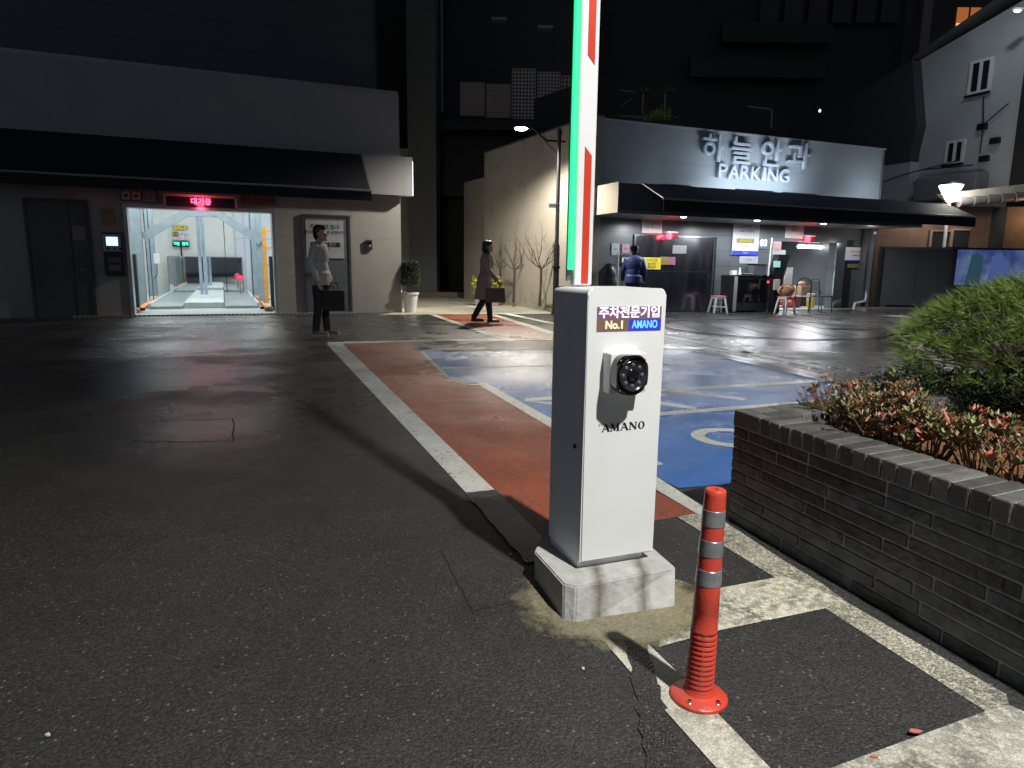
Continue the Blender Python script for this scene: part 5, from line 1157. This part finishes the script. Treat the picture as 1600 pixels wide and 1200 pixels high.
# white gable building
GX = Frame(16.4, 25.0, ANG-R(90))   # local x runs along the gable towards the camera's left-front
def gpx(u, v, y=0): return GX.px(y, u, v)
gb = thing('white_gable_building', 'tall pale rendered building with a steep sloping roofline and white windows', 'building', GX.W(0, 0), ANG-R(90))
gm = mat('gable_render', (.42, .45, .46), .6, var=.12, scale=.6, bump=.3, bscale=8)
P = [gpx(1436, 95), gpx(1610, -6)]
xk0, zk0 = P[0]; xk1, zk1 = P[1]
xe, _ = gpx(1596, 150); 
zroof = lambda x: zk0+(zk1-zk0)*(x-xk0)/(xk1-xk0)
xl, _ = gpx(1330, 170)
MB().prism([(xk0, 0), (xe+6, 0), (xe+6, zroof(xe)+2.4), (xe, zroof(xe)), (xk0, zroof(xk0))], 0, .4, 'y').build('gable_wall', gm, gb)
MB().prism([(xk0-.1, zroof(xk0)), (xe+6, zroof(xe)+2.5), (xe+6, zroof(xe)+2.75), (xk0-.1, zroof(xk0)+.16)], -.25, .6, 'y').build('roof_edge', mat('gable_roof', (.1, .1, .1), .7), gb)
xs1, zs1 = gpx(1470, 190, -.3); xs0, zs0 = gpx(1462, 262, -.3)
zlow = gpx(1440, 250, -.5)[1]
dk = MB().prism([(xl-4, zlow), (xk0+.45, zlow), (xk0+.45, max(5.5, zlow+.4)), (xk0+.6, zs1), (xk0+.1, zroof(xk0)-.05), (xl-4, zroof(xl-4)-.2)], -.5, 0, 'y').build('gable_shadow_slab', mat('gable_shadow_dark', (.045, .047, .052), .7, var=.15), gb)  # added dark slab standing in for the shadow cast across the gable
MB().box(xl-4, xk0+.5, -.48, 0, 0, zlow).build('lower_wall', gm, gb)
MB().box(xe+.05, xe+.5, -.12, .0, 0, zroof(xe)+.5).build('dark_downpipe_recess', black_clad, gb)
def gwin(p0, p1, nm):
    x0, z1 = gpx(*p0, -.05); x1, z0 = gpx(*p1, -.05); x0, x1 = min(x0, x1), max(x0, x1)
    f = MB().box(x0, x1, -.08, 0, z0, z0+.09).box(x0, x1, -.08, 0, z1-.09, z1).box(x0, x0+.09, -.08, 0, z0+.09, z1-.09).box(x1-.09, x1, -.08, 0, z0+.09, z1-.09).box((x0+x1)/2-.05, (x0+x1)/2+.05, -.07, 0, z0+.09, z1-.09).build('window', whiteplas, gb)
    MB().box(x0+.09, (x0+x1)/2-.05, -.03, -.001, z0+.09, z1-.09).box((x0+x1)/2+.05, x1-.09, -.03, -.001, z0+.09, z1-.09).build('pane', glassd, f); MB().box(x0-.06, x1+.06, -.12, -.08, z0-.08, z0).build('sill', dark_metal, f)
gwin((1517, 97), (1546, 142), 'a'); gwin((1479, 221), (1504, 254), 'b'); gwin((1604, 226), (1640, 330), 'c')
b = MB()
for pts in (((1380, 240), (1445, 300)), ((1384, 288), (1420, 275), (1500, 250)), ((1536, 150), (1536, 195), (1530, 240)), ((1536, 195), (1575, 162)), ((1440, 265), (1520, 258))):
    q = []
    for u, v in pts: x, z = gpx(u, v, -.12); q.append((x, -.55 if x < xk0+.5 else -.1, z))
    MB().tube(q, .02, 5).build('cable', black_clad, gb)
b = MB()
for u, v in ((1534, 198), (1554, 220), (1537, 248)): x, z = gpx(u, v, -.1); MB().box(x-.15, x+.15, -.15, 0, z-.1, z+.1).build('junction_box', dark_metal, gb)
x, z = gpx(1478, 290, -.5); MB().box(x-1.1, x+1.2, -.7, 0, z-.5, z+.35, bev=.05).build('roof_vent', mat('vent_shade', (.22, .23, .24), .6), gb)
# top-right wall lamp
wl_ = thing('wall_lamp', 'small cold white lamp under the gable roof in the top right corner', 'wall lamp', atY(1590, 16, 23.3)); MB().box(-.14, .14, -.08, .08, 0, .06, bev=.01).build('housing', whiteplas, wl_); MB().ell((0, 0, -.02), (.1, .07, .04)).build('lamp', emit('cold_lamp', (.6, .75, 1), 12), wl_, smooth=True)
lamp("gable_lamp_beam", 'SPOT', Vector(wl_.location)+Vector((-1.2, -1.6, 1.0)), GX.W(xk0+3, 0, 4), 170, (.82, .93, 1), .1, 140, .9)
# lower annex with tiled roof edge
an = thing('annex_building', 'low brown brick annex with pale beam and tiled eave behind the dark fence', 'building', (14.5, 22.6, 0))
def AP(u, v, y=22.6): q = atY(u, v, y); return q.x-14.5, q.z
x0, z0 = AP(1375, 340); x1, z1 = AP(1640, 340)
MB().box(x0-.5, x1+2, 0, .3, 0, AP(1500, 322)[1]).build('walls', mat('annex_brown', (.17, .095, .065), .7, var=.25, scale=3), an)
b = MB(); q = [AP(1455, 305), AP(1640, 284), AP(1640, 312), AP(1470, 318)]; b.prism(q[::-1], -.5, -.25, 'y'); b.build('pale_beam', mat('beam_pale', (.42, .40, .36), .6), an)
b = MB()
L0 = AP(1482, 318); L1 = AP(1650, 303); n_ = 8
for k in range(n_):
    f0, f1 = k/n_, (k+1)/n_; a = Vector((L0[0]+(L1[0]-L0[0])*f0, -.5, L0[1]+(L1[1]-L0[1])*f0)); c = Vector((L0[0]+(L1[0]-L0[0])*f1, -.5, L0[1]+(L1[1]-L0[1])*f1)); b.tube([a, c-(c-a)*.04], .16, 12, r1=.13)
b.build('tiled_eave', mat('eave_tile', (.16, .15, .15), .45), an, smooth=True)
for u in (1555,): x, z = AP(u, 340); MB().box(x-.12, x+.12, -.35, 0, 0, z+.3).build('pier', black_clad, an)
for p0, p1 in (((1455, 362), (1480, 388)), ((1488, 360), (1510, 386))):
    a0, b0 = AP(*p0); a1, b1 = AP(*p1); f = MB().box(a0, a1, -.05, -.0, b1, b0).build('window', black_clad, an); MB().box(a0-.08, a0, -.09, 0, b1, b0+.05).box(a0, a1, -.09, 0, b0, b0+.06).build('frame', mat('brick_trim', (.28, .22, .17), .7), f)
lamp("annex_warm_light", 'POINT', (16.6, 21.9, 2.9), None, 22, (1, .7, .4), .1)
# garden lamp
gl = thing('garden_lamp', 'inverted cone lamp glowing white above the right end of the awning', 'lamp', (13.75, 22.0, 0)); gp = atY(1485, 300, 22.0)
gl.location.x = gp.x
MB().tube([(0, 0, 0), (0, 0, gp.z-.28)], .05, 10).build('post', whiteplas, gl, smooth=True); MB().lathe([(.06, gp.z-.3), (.1, gp.z-.25), (.33, gp.z+.18), (.0, gp.z+.2)], 24).build('shade', emit('garden_glow', (1, .97, .92), 14), gl, smooth=True)
MB().lathe([(.36, gp.z+.2), (.3, gp.z+.28), (.0, gp.z+.36)], 24).build('cap', grey_metal, gl, smooth=True)
lamp("garden_lamp_light", 'POINT', (gp.x-.1, 21.5, gp.z), None, 130, (1, .95, .86), .25)
# fence and billboard
fn = thing('metal_fence', 'dark grey sheet fence running along the right side of the yard', 'fence', (11.05, 20.95, 0))
fm = seams_mat('fence_sheet', (.10, .105, .115), .4, 1.15, 0, .03, .5)
MB().box(0, 6.5, 0, .08, .02, 1.85).build('sheets', fm, fn); MB().box(-.02, 6.5, -.03, .1, 1.85, 1.91).build('top_rail', grey_metal, fn)
for x in (0, 2.32, 4.6): MB().box(x-.05, x+.05, -.06, -.001, 0, 1.9).build('post', black_clad, fn)
MB().box(.3, 2.2, -.03, -.001, .14, .17).build('lower_rail', dark_metal, fn)
def billboard_mat():
    m = bpy.data.materials.new('billboard_print'); m.use_nodes = True; N = m.node_tree; nd = N.nodes; L = N.links; b = nd["Principled BSDF"]; b.inputs['Roughness'].default_value = .25
    tc = nd.new("ShaderNodeTexCoord"); n = nd.new("ShaderNodeTexNoise"); n.inputs['Scale'].default_value = 1.6; n.inputs['Detail'].default_value = 3; L.new(tc.outputs['Object'], n.inputs['Vector'])
    r = nd.new("ShaderNodeValToRGB"); r.color_ramp.elements[0].position = .35; r.color_ramp.elements[1].position = .68; r.color_ramp.elements[0].color = (.05, .09, .30, 1); r.color_ramp.elements[1].color = (.22, .30, .50, 1)
    L.new(n.outputs[0], r.inputs[0]); L.new(r.outputs[0], b.inputs['Base Color']); L.new(r.outputs[0], b.inputs['Emission Color']); b.inputs['Emission Strength'].default_value = .45; return m
a = atY(1497, 390, 20.8); c = atY(1660, 447, 20.8); bw, bh = c.x-a.x, a.z-c.z
bb = thing('billboard', 'blue lit billboard with pictures of glass towers on the dark fence', 'billboard', (a.x, 20.8, c.z))
MB().box(0, bw, -.02, .1, 0, bh).build('panel', billboard_mat(), bb)
MB().box(-.05, bw, 0, .11, bh, bh+.06).box(-.05, bw, 0, .11, -.06, 0).box(-.05, 0, 0, .11, 0, bh).build('frame', black_clad, bb)
gtm = emit('tower_print_green', (.035, .1, .14), .55); gtb = emit('tower_print_blue', (.07, .11, .30), .8)
MB().prism([(.3, .02), (.75, .02), (.78, .85), (.6, .95), (.42, .9)], -.026, -.021, 'y').build('printed_tower', gtm, bb); MB().prism([(.95, .02), (1.4, .02), (1.42, .75), (1.3, 1.0), (1.05, .85)], -.027, -.021, 'y').build('printed_tower', gtb, bb)
MB().prism([(1.42, .1), (1.55, .1), (1.55, .75), (1.45, .7)], -.026, -.021, 'y').build('printed_tower', gtb, bb)
for k in range(8): MB().box(1.9, 2.7, -.0235, -.021, .2+k*.09, .215+k*.09).build('text_line', gtb, bb)
MB().box(10.4, 18, 20.2, 20.9, 0, .1).build('kerb', mat('kerb_concrete', (.16, .15, .15), .7), kind='structure')
flat('red_lane', [(1410, 487), (1475, 487), (1600, 506), (1600, 512), (1440, 494)], red_m, Z2); flat('white_stripe', [(1375, 493), (1400, 492.5), (1480, 499), (1600, 514), (1600, 517), (1480, 502)], whit_m, Z3)
# roof garden bits
rg = thing('roof_railing', 'thin white rail on the dark roof left of the fascia plants', 'railing', atY(968, 180, 24)); q = Vector(rg.location)
MB().tube([atY(968, 141, 24)-q, atY(1003, 146, 24)-q], .04, 6).tube([atY(970, 167, 24)-q, atY(988, 153, 24)-q], .03, 6).tube([atY(968, 181, 24)-q, atY(1010, 184, 24)-q], .04, 6).tube([atY(1168, 166, 24)-q, atY(1206, 171, 24)-q], .03, 6).tube([atY(1206, 171, 24)-q, atY(1205, 200, 24)-q], .03, 6).build('rails', mat('rail_dim', (.14, .14, .14), .5), rg)
for nm, (u, v), n_, lab in (('roof_plant', (1030, 183), 420, 'spiky pale green plant on the roof above the fascia'), ('roof_plant', (1005, 140), 160, 'small dark leafy plant on the roof by the white rail'), ('roof_plant', (1040, 140), 160, 'small dark twiggy plant on the roof, right of the rail')):
    q = atY(u, v, 22.3); t = thing('roof_plant', lab, 'plant', (q.x, q.y, q.z-.15), 0, 'plants on the office roof'); b = MB()
    for k in range(n_):
        p = Vector((random.gauss(0, .16), random.gauss(0, .1), abs(random.gauss(0, .12)))); d = Vector((random.gauss(0, 1), random.gauss(0, .6), random.uniform(.0, 1.4))).normalized(); leafblade(b, p, d, random.uniform(.1, .3) if n_ > 300 else .09, .012 if n_ > 300 else .03, Vector((0, 0, 1)))
    b.build('leaves', mat('roof_leaf', (.22, .28, .1), .5, var=.4) if n_ > 300 else mat('roof_leaf_dark', (.06, .08, .04), .6), t); MB().tube([(0, 0, -.6), (0, 0, .05)], .03, 6).build('stem', stem_m, t)
MB().box(-.6, 9, .5, 6, 4.0, 4.3).build('roof_slab', black_clad, RB)
lamp("roof_garden_light", 'POINT', atY(1025, 165, 21.5)+Vector((0, -.3, .5)), None, 3.5, (1, 1, .85), .05)
for u, v, s_ in ((1281, 173, .05), (1308, 178, .03)):
    q = atY(u, v, 33); t = thing('distant_light', 'tiny white point of light far behind the fascia, %s' % ('brighter' if s_ > .04 else 'fainter'), 'light', q); MB().ell((0, 0, 0), (s_, s_, s_*1.3), 8).build('bulb', emit('far_bulb', (1, 1, .9), 3), t); MB().tube([(0, 0, 0), (0, .3, 0)], .01, 4).build('arm', black_clad, t)
# ------------------------------------------------------------------ people
skin = mat('skin', (.42, .25, .18), .5, var=.05); hairm = mat('hair_dark', (.012, .009, .008), .45, bump=.4, bscale=90, stretch=(1, 1, .2)); 
def hand(b, p, fwd, side, out=1):
    """palm, four unequal bent fingers and a thumb"""
    fwd = Vector(fwd).normalized(); side = Vector(side).normalized(); nrm = fwd.cross(side)
    m_ = Matrix((side, fwd, nrm)).transposed()
    b.ell(p+fwd*.04, (.038, .05, .016), 12, m_)
    for i, (o_, l) in enumerate(((-.028, .068), (-.009, .078), (.01, .072), (.028, .056))):
        a = p+side*o_+fwd*.08; c = a+fwd*l*.55-nrm*.006; e = c+fwd*l*.4-nrm*.022; b.cap(a, c, .0095, .009, 8).cap(c, e, .009, .0075, 8)
    a = p+side*.034*out+fwd*.02; b.cap(a, a+side*.028*out+fwd*.03, .011, .010, 8).cap(a+side*.028*out+fwd*.03, a+side*.034*out+fwd*.06, .010, .008, 8)
def person(name, label, loc, rz, hgt, pose, outfit):
    """figure facing local +x; body one continuous remeshed surface"""
    t = thing('person', label, 'person', loc, rz); k = hgt/1.72; V = lambda *a: Vector(a)*k
    hip = V(0, 0, .92); J = {}
    fl, fr_ = pose['feet']           # x positions and lifts of left(+y)/right(-y) ankle
    legs = []
    for s_, (ax, az, kx) in ((1, fl), (-1, fr_)):
        h_ = V(0, .09*s_, .9); kn = V(kx, .095*s_, .49+az*.5); an = V(ax, .1*s_, .085+az); legs.append((h_, kn, an, s_))
    lean = pose.get('lean', .02)
    ch = V(lean, 0, 1.28); nk = V(lean+.0, 0, 1.46); hd_ = V(lean+.03, 0, 1.6)
    arms = []
    for s_, (ex, ey, ez, hx, hy, hz) in ((1, pose['arms'][0]), (-1, pose['arms'][1])):
        arms.append((V(lean, .185*s_, 1.40), V(ex, ey*s_, ez), V(hx, hy*s_, hz), s_))
    b = MB()
    def trunk(b, g=0, zlow=.86):
        b.ell(V(0, 0, .95), (.115*k+g, .165*k+g, .13*k+g)).ell(V(lean*.4, 0, 1.08), (.10*k+g, .14*k+g, .16*k+g)).ell(ch, (.115*k+g, .17*k+g, .19*k+g)).ell(V(lean, 0, 1.37), (.09*k+g, .19*k+g, .085*k+g))
    trunk(b)
    for h_, kn, an, s_ in legs: b.cap(h_, kn, .085*k, .055*k).cap(kn, an, .053*k, .036*k).ell(an+V(.06, 0, -.055), (.12*k, .042*k, .035*k))
    for sh, el, ha, s_ in arms:
        b.cap(sh, el, .05*k, .04*k).cap(el, ha, .038*k, .026*k); hand(b, ha, (ha-el), Vector((1, 0, 0)) if abs((ha-el).normalized().x) < .8 else Vector((0, 1, 0)), 1)
    b.cap(V(lean, 0, 1.40), nk+V(.01, 0, .04), .058*k, .052*k)
    b.ell(hd_+V(-.01, 0, .03), (.098*k, .078*k, .10*k)).ell(hd_+V(.025, 0, -.04), (.07*k, .06*k, .075*k)).ell(hd_+V(.085, 0, -.085), (.028*k, .032*k, .026*k)).ell(hd_+V(.098, 0, -.01), (.022*k, .016*k, .03*k)).ell(hd_+V(.09, 0, -.052), (.016*k, .026*k, .012*k))
    for s_ in (-1, 1): b.ell(hd_+V(-.005, .078*s_, -.005), (.022*k, .014*k, .033*k)).ell(hd_+V(.08, .032*s_, .012), (.014*k, .016*k, .01*k))
    remesh(b, 'body', skin, t, .011, 3)
    # hair
    b = MB(); b.ell(hd_+V(-.03, 0, .045), (.098*k, .088*k, .105*k)); 
    if outfit.get('long'): b.ell(hd_+V(-.045, 0, -.03), (.085*k, .092*k, .12*k)).ell(hd_+V(.02, 0, .09), (.085*k, .08*k, .055*k))
    else: b.ell(hd_+V(.02, 0, .095), (.085*k, .075*k, .042*k)).ell(hd_+V(-.06, 0, -.02), (.055*k, .07*k, .08*k))
    remesh(b, 'hair', outfit.get('hair', hairm), t, .012, 2)
    # trousers
    b = MB(); b.ell(V(0, 0, .95), (.13*k, .178*k, .12*k))
    for h_, kn, an, s_ in legs: b.cap(h_, kn, .108*k, .077*k).cap(kn, an+V(-.005, 0, .02), .075*k, .062*k)
    remesh(b, 'trousers', outfit['trousers'], t, .013, 3)
    for h_, kn, an, s_ in legs:
        b = MB(); b.ell(an+V(.065, 0, -.052), (.142*k, .052*k, .034*k)).ell(an+V(-.01, 0, -.03), (.06*k, .046*k, .052*k)).box(*[q*k for q in (an.x/k-.07, an.x/k+.2, an.y/k-.045, an.y/k+.045, an.z/k-.087, an.z/k-.068)], bev=.005)
        b.build('shoe', outfit['shoes'], t, smooth=True)
    # coat / jacket
    b = MB(); g = outfit.get('bulk', .03); trunk(b, g)
    for sh, el, ha, s_ in arms: b.cap(sh, el, .068*k, .06*k).cap(el, el.lerp(ha, .92), .058*k, .048*k)
    b.ell(V(lean, 0, 1.45), (.075*k, .085*k, .045*k))
    zb = outfit['hem']; n = 14; ring = []
    for i in range(9):
        f = i/8; z = (1.0+(zb-1.0)*f)*k; rx = (.145+outfit['flare']*f*.6+g*.5)*k; ry = (.185+outfit['flare']*f+g*.5)*k; cxo = pose.get('drag', 0)*f
        ring.append((rx, ry, z, cxo))
    prev = None
    for rx, ry, z, cxo in ring:
        rr = []
        for q in range(40):
            a = 2*math.pi*q/40; fold = 1+.035*math.sin(a*9+1.3)*(1-z/k)*1.3
            rr.append(b.b.verts.new((cxo+rx*fold*math.cos(a), ry*fold*math.sin(a), z)))
        if prev:
            for q in range(40): b.b.faces.new((prev[q], prev[(q+1) % 40], rr[(q+1) % 40], rr[q]))
        else: b.b.faces.new(rr)
        prev = rr
    b.b.faces.new(prev[::-1])
    remesh(b, outfit['top_name'], outfit['top'], t, .014, 3)
    return t, k
# walking woman
pw_ = G(757, 504); blackcl = mat('black_cloth', (.012, .012, .014), .8); coat = mat('brown_wool_coat', (.27, .205, .175), .85, var=.15, bump=.3, bscale=60)
t, k = person('person', 'woman in a knee length brown coat and black trousers walking right holding a dark bag', (pw_.x, pw_.y, 0), R(4), 1.69,
       {'feet': ((.13, 0.0, .08), (-.22, .03, -.02)), 'arms': ((.02, .25, 1.13, .12, .24, .92), (.06, .25, 1.13, .26, .22, .90)), 'lean': .03, 'drag': -.03},
       {'trousers': blackcl, 'shoes': mat('dark_leather', (.02, .015, .013), .35), 'top': coat, 'top_name': 'coat', 'hem': .50, 'flare': .07, 'long': True, 'bulk': .03})
b = MB(); b.cap((.03, .0, 1.50*k), (.03, 0, 1.42*k), .07, .085); b.build('scarf', blackcl, t, smooth=True)
b = MB(); b.prism([(.145, 1.42), (.175, 1.30), (.185, 1.08), (.17, 1.08), (.15, 1.25), (.12, 1.4)], -.05, .05, 'y'); b.build('shirt_front', mat('pale_shirt', (.55, .53, .5), .7), t)
bag = thing('hand_bag', 'boxy dark brown bag hanging in front of the walking woman', 'bag', (pw_.x+.22, pw_.y-.2, .44), R(4))
leather = mat('brown_leather_bag', (.05, .028, .025), .35)
MB().prism([(-.2, 0), (.22, 0), (.2, .3), (-.18, .3)], -.06, .06, 'y').build('bag_body', leather, bag); MB().tube([(-.1, 0, .31), (-.08, 0, .42), (.06, 0, .43), (.1, 0, .31)], .012, 8).build('handle', leather, bag, smooth=True)
# man on the left
pm = G(503, 523); jacket = mat('pale_grey_jacket', (.32, .33, .33), .75, var=.08, bump=.3, bscale=50)
t, k = person('person', 'man in a pale grey jacket and black trousers standing in profile before the notice door', (pm.x, pm.y, 0), R(-6), 1.80,
       {'feet': ((.06, 0, .03), (-.05, 0, .0)), 'arms': ((-.02, .23, 1.13, .10, .2, .87), (-.05, .24, 1.14, .05, .23, .86)), 'lean': .0},
       {'trousers': blackcl, 'shoes': mat('white_sole_shoe', (.10, .10, .10), .5), 'top': jacket, 'top_name': 'jacket', 'hem': .80, 'flare': .01, 'bulk': .035})
b = MB()
for s_, x in ((1, .06), (-1, -.05)): b.box((x-.07)*k, (x+.2)*k, (.1*s_-.048)*k, (.1*s_+.048)*k, .0, .014, bev=.003)
b.build('shoe_soles', mat('pale_soles', (.35, .35, .35), .5), t)
bc = thing('briefcase', 'black briefcase held low in front of the man in the grey jacket', 'briefcase', (pm.x+.27, pm.y-.15, .42), R(-6))
MB().box(-.19, .19, -.06, .06, 0, .34, bev=.02).build('case', blackcl, bc, smooth=False); MB().tube([(-.07, 0, .36), (-.06, 0, .46), (.06, 0, .46), (.07, 0, .36)], .012, 8).build('handle', blackplas, bc, smooth=True)
# attendant in blue
pb = atY(990, 430, 17.0); bluej = mat('blue_work_jacket', (.018, .035, .16), .55, var=.1, bump=.3, bscale=50)
t, k = person('person', 'man in dark blue work jacket and black cap seen from behind', (pb.x, 17.0, 0), R(84), 1.70,
       {'feet': ((0, 0, .02), (.0, 0, .02)), 'arms': ((.02, .27, 1.13, .08, .27, .9), (.02, .27, 1.13, .08, .27, .9)), 'lean': .02},
       {'trousers': blackcl, 'shoes': blackplas, 'top': bluej, 'top_name': 'jacket', 'hem': .82, 'flare': .02, 'bulk': .055})
MB().lathe([(.102, 1.62), (.106, 1.66), (.09, 1.71), (.04, 1.735), (0, 1.735)], 20).prism([(.07, -.07), (.17, -.05), (.17, .05), (.07, .07)], 1.62, 1.635, 'z').build('cap', blackcl, t, smooth=True)
text('back_print', '주차관리', .085, mat('print_grey', (.12, .17, .2), .6), t, (-.2, 0, 1.3), .001, rot=(R(90), 0, R(-90)))
# covered dark equipment left of him
eq = thing('covered_equipment', 'dark covered equipment against the wall left of the blue jacket man', 'covered equipment', FR.W(-.15, .15)); b = MB(); b.ell((0, 0, .6), (.34, .25, .62)).ell((.05, 0, .95), (.22, .2, .35)); remesh(b, 'cover', mat('dark_tarp', (.012, .012, .02), .4), eq, .03, 3)
MB().tube([(.24, -.26, .5), (.24, -.26, 1.6)], .02, 6).build('white_pole', whiteplas, eq, smooth=True); MB().box(-.2, .2, -.2, .2, 0, .1).build('base', blackplas, eq)
# small litter on the asphalt
for k, (u, v, lab) in enumerate(((75, 1152, 'white crumb on the asphalt near the lower left corner'), (911, 1048, 'pale chip on the asphalt left of the bollard'), (1366, 1185, 'pinkish fallen leaf near the bottom edge right of the bollard'), (1428, 1150, 'red fallen leaf touching the large cross stripe'), (797, 868, 'white fleck on the asphalt left of the concrete block'))):
    q = G(u, v); b = MB(); n_ = 7; r_ = .006 if k != 3 else .012
    pts = [(r_*random.uniform(.6, 1.3)*math.cos(6.283*i/n_)*(1.6 if k in (2, 3) else 1), r_*random.uniform(.5, 1)*math.sin(6.283*i/n_)) for i in range(n_)]
    b.prism(pts, 0, .003 if k in (2, 3) else .005); b.build('leaf' if k in (2, 3) else 'litter', mat('leaf_pink', (.5, .15, .12), .6) if k in (2, 3) else mat('chip_white', (.6, .6, .57), .7), label=lab, cat='leaf' if k in (2, 3) else 'litter', loc=(q.x, q.y, .005 if k not in (3,) else .013))
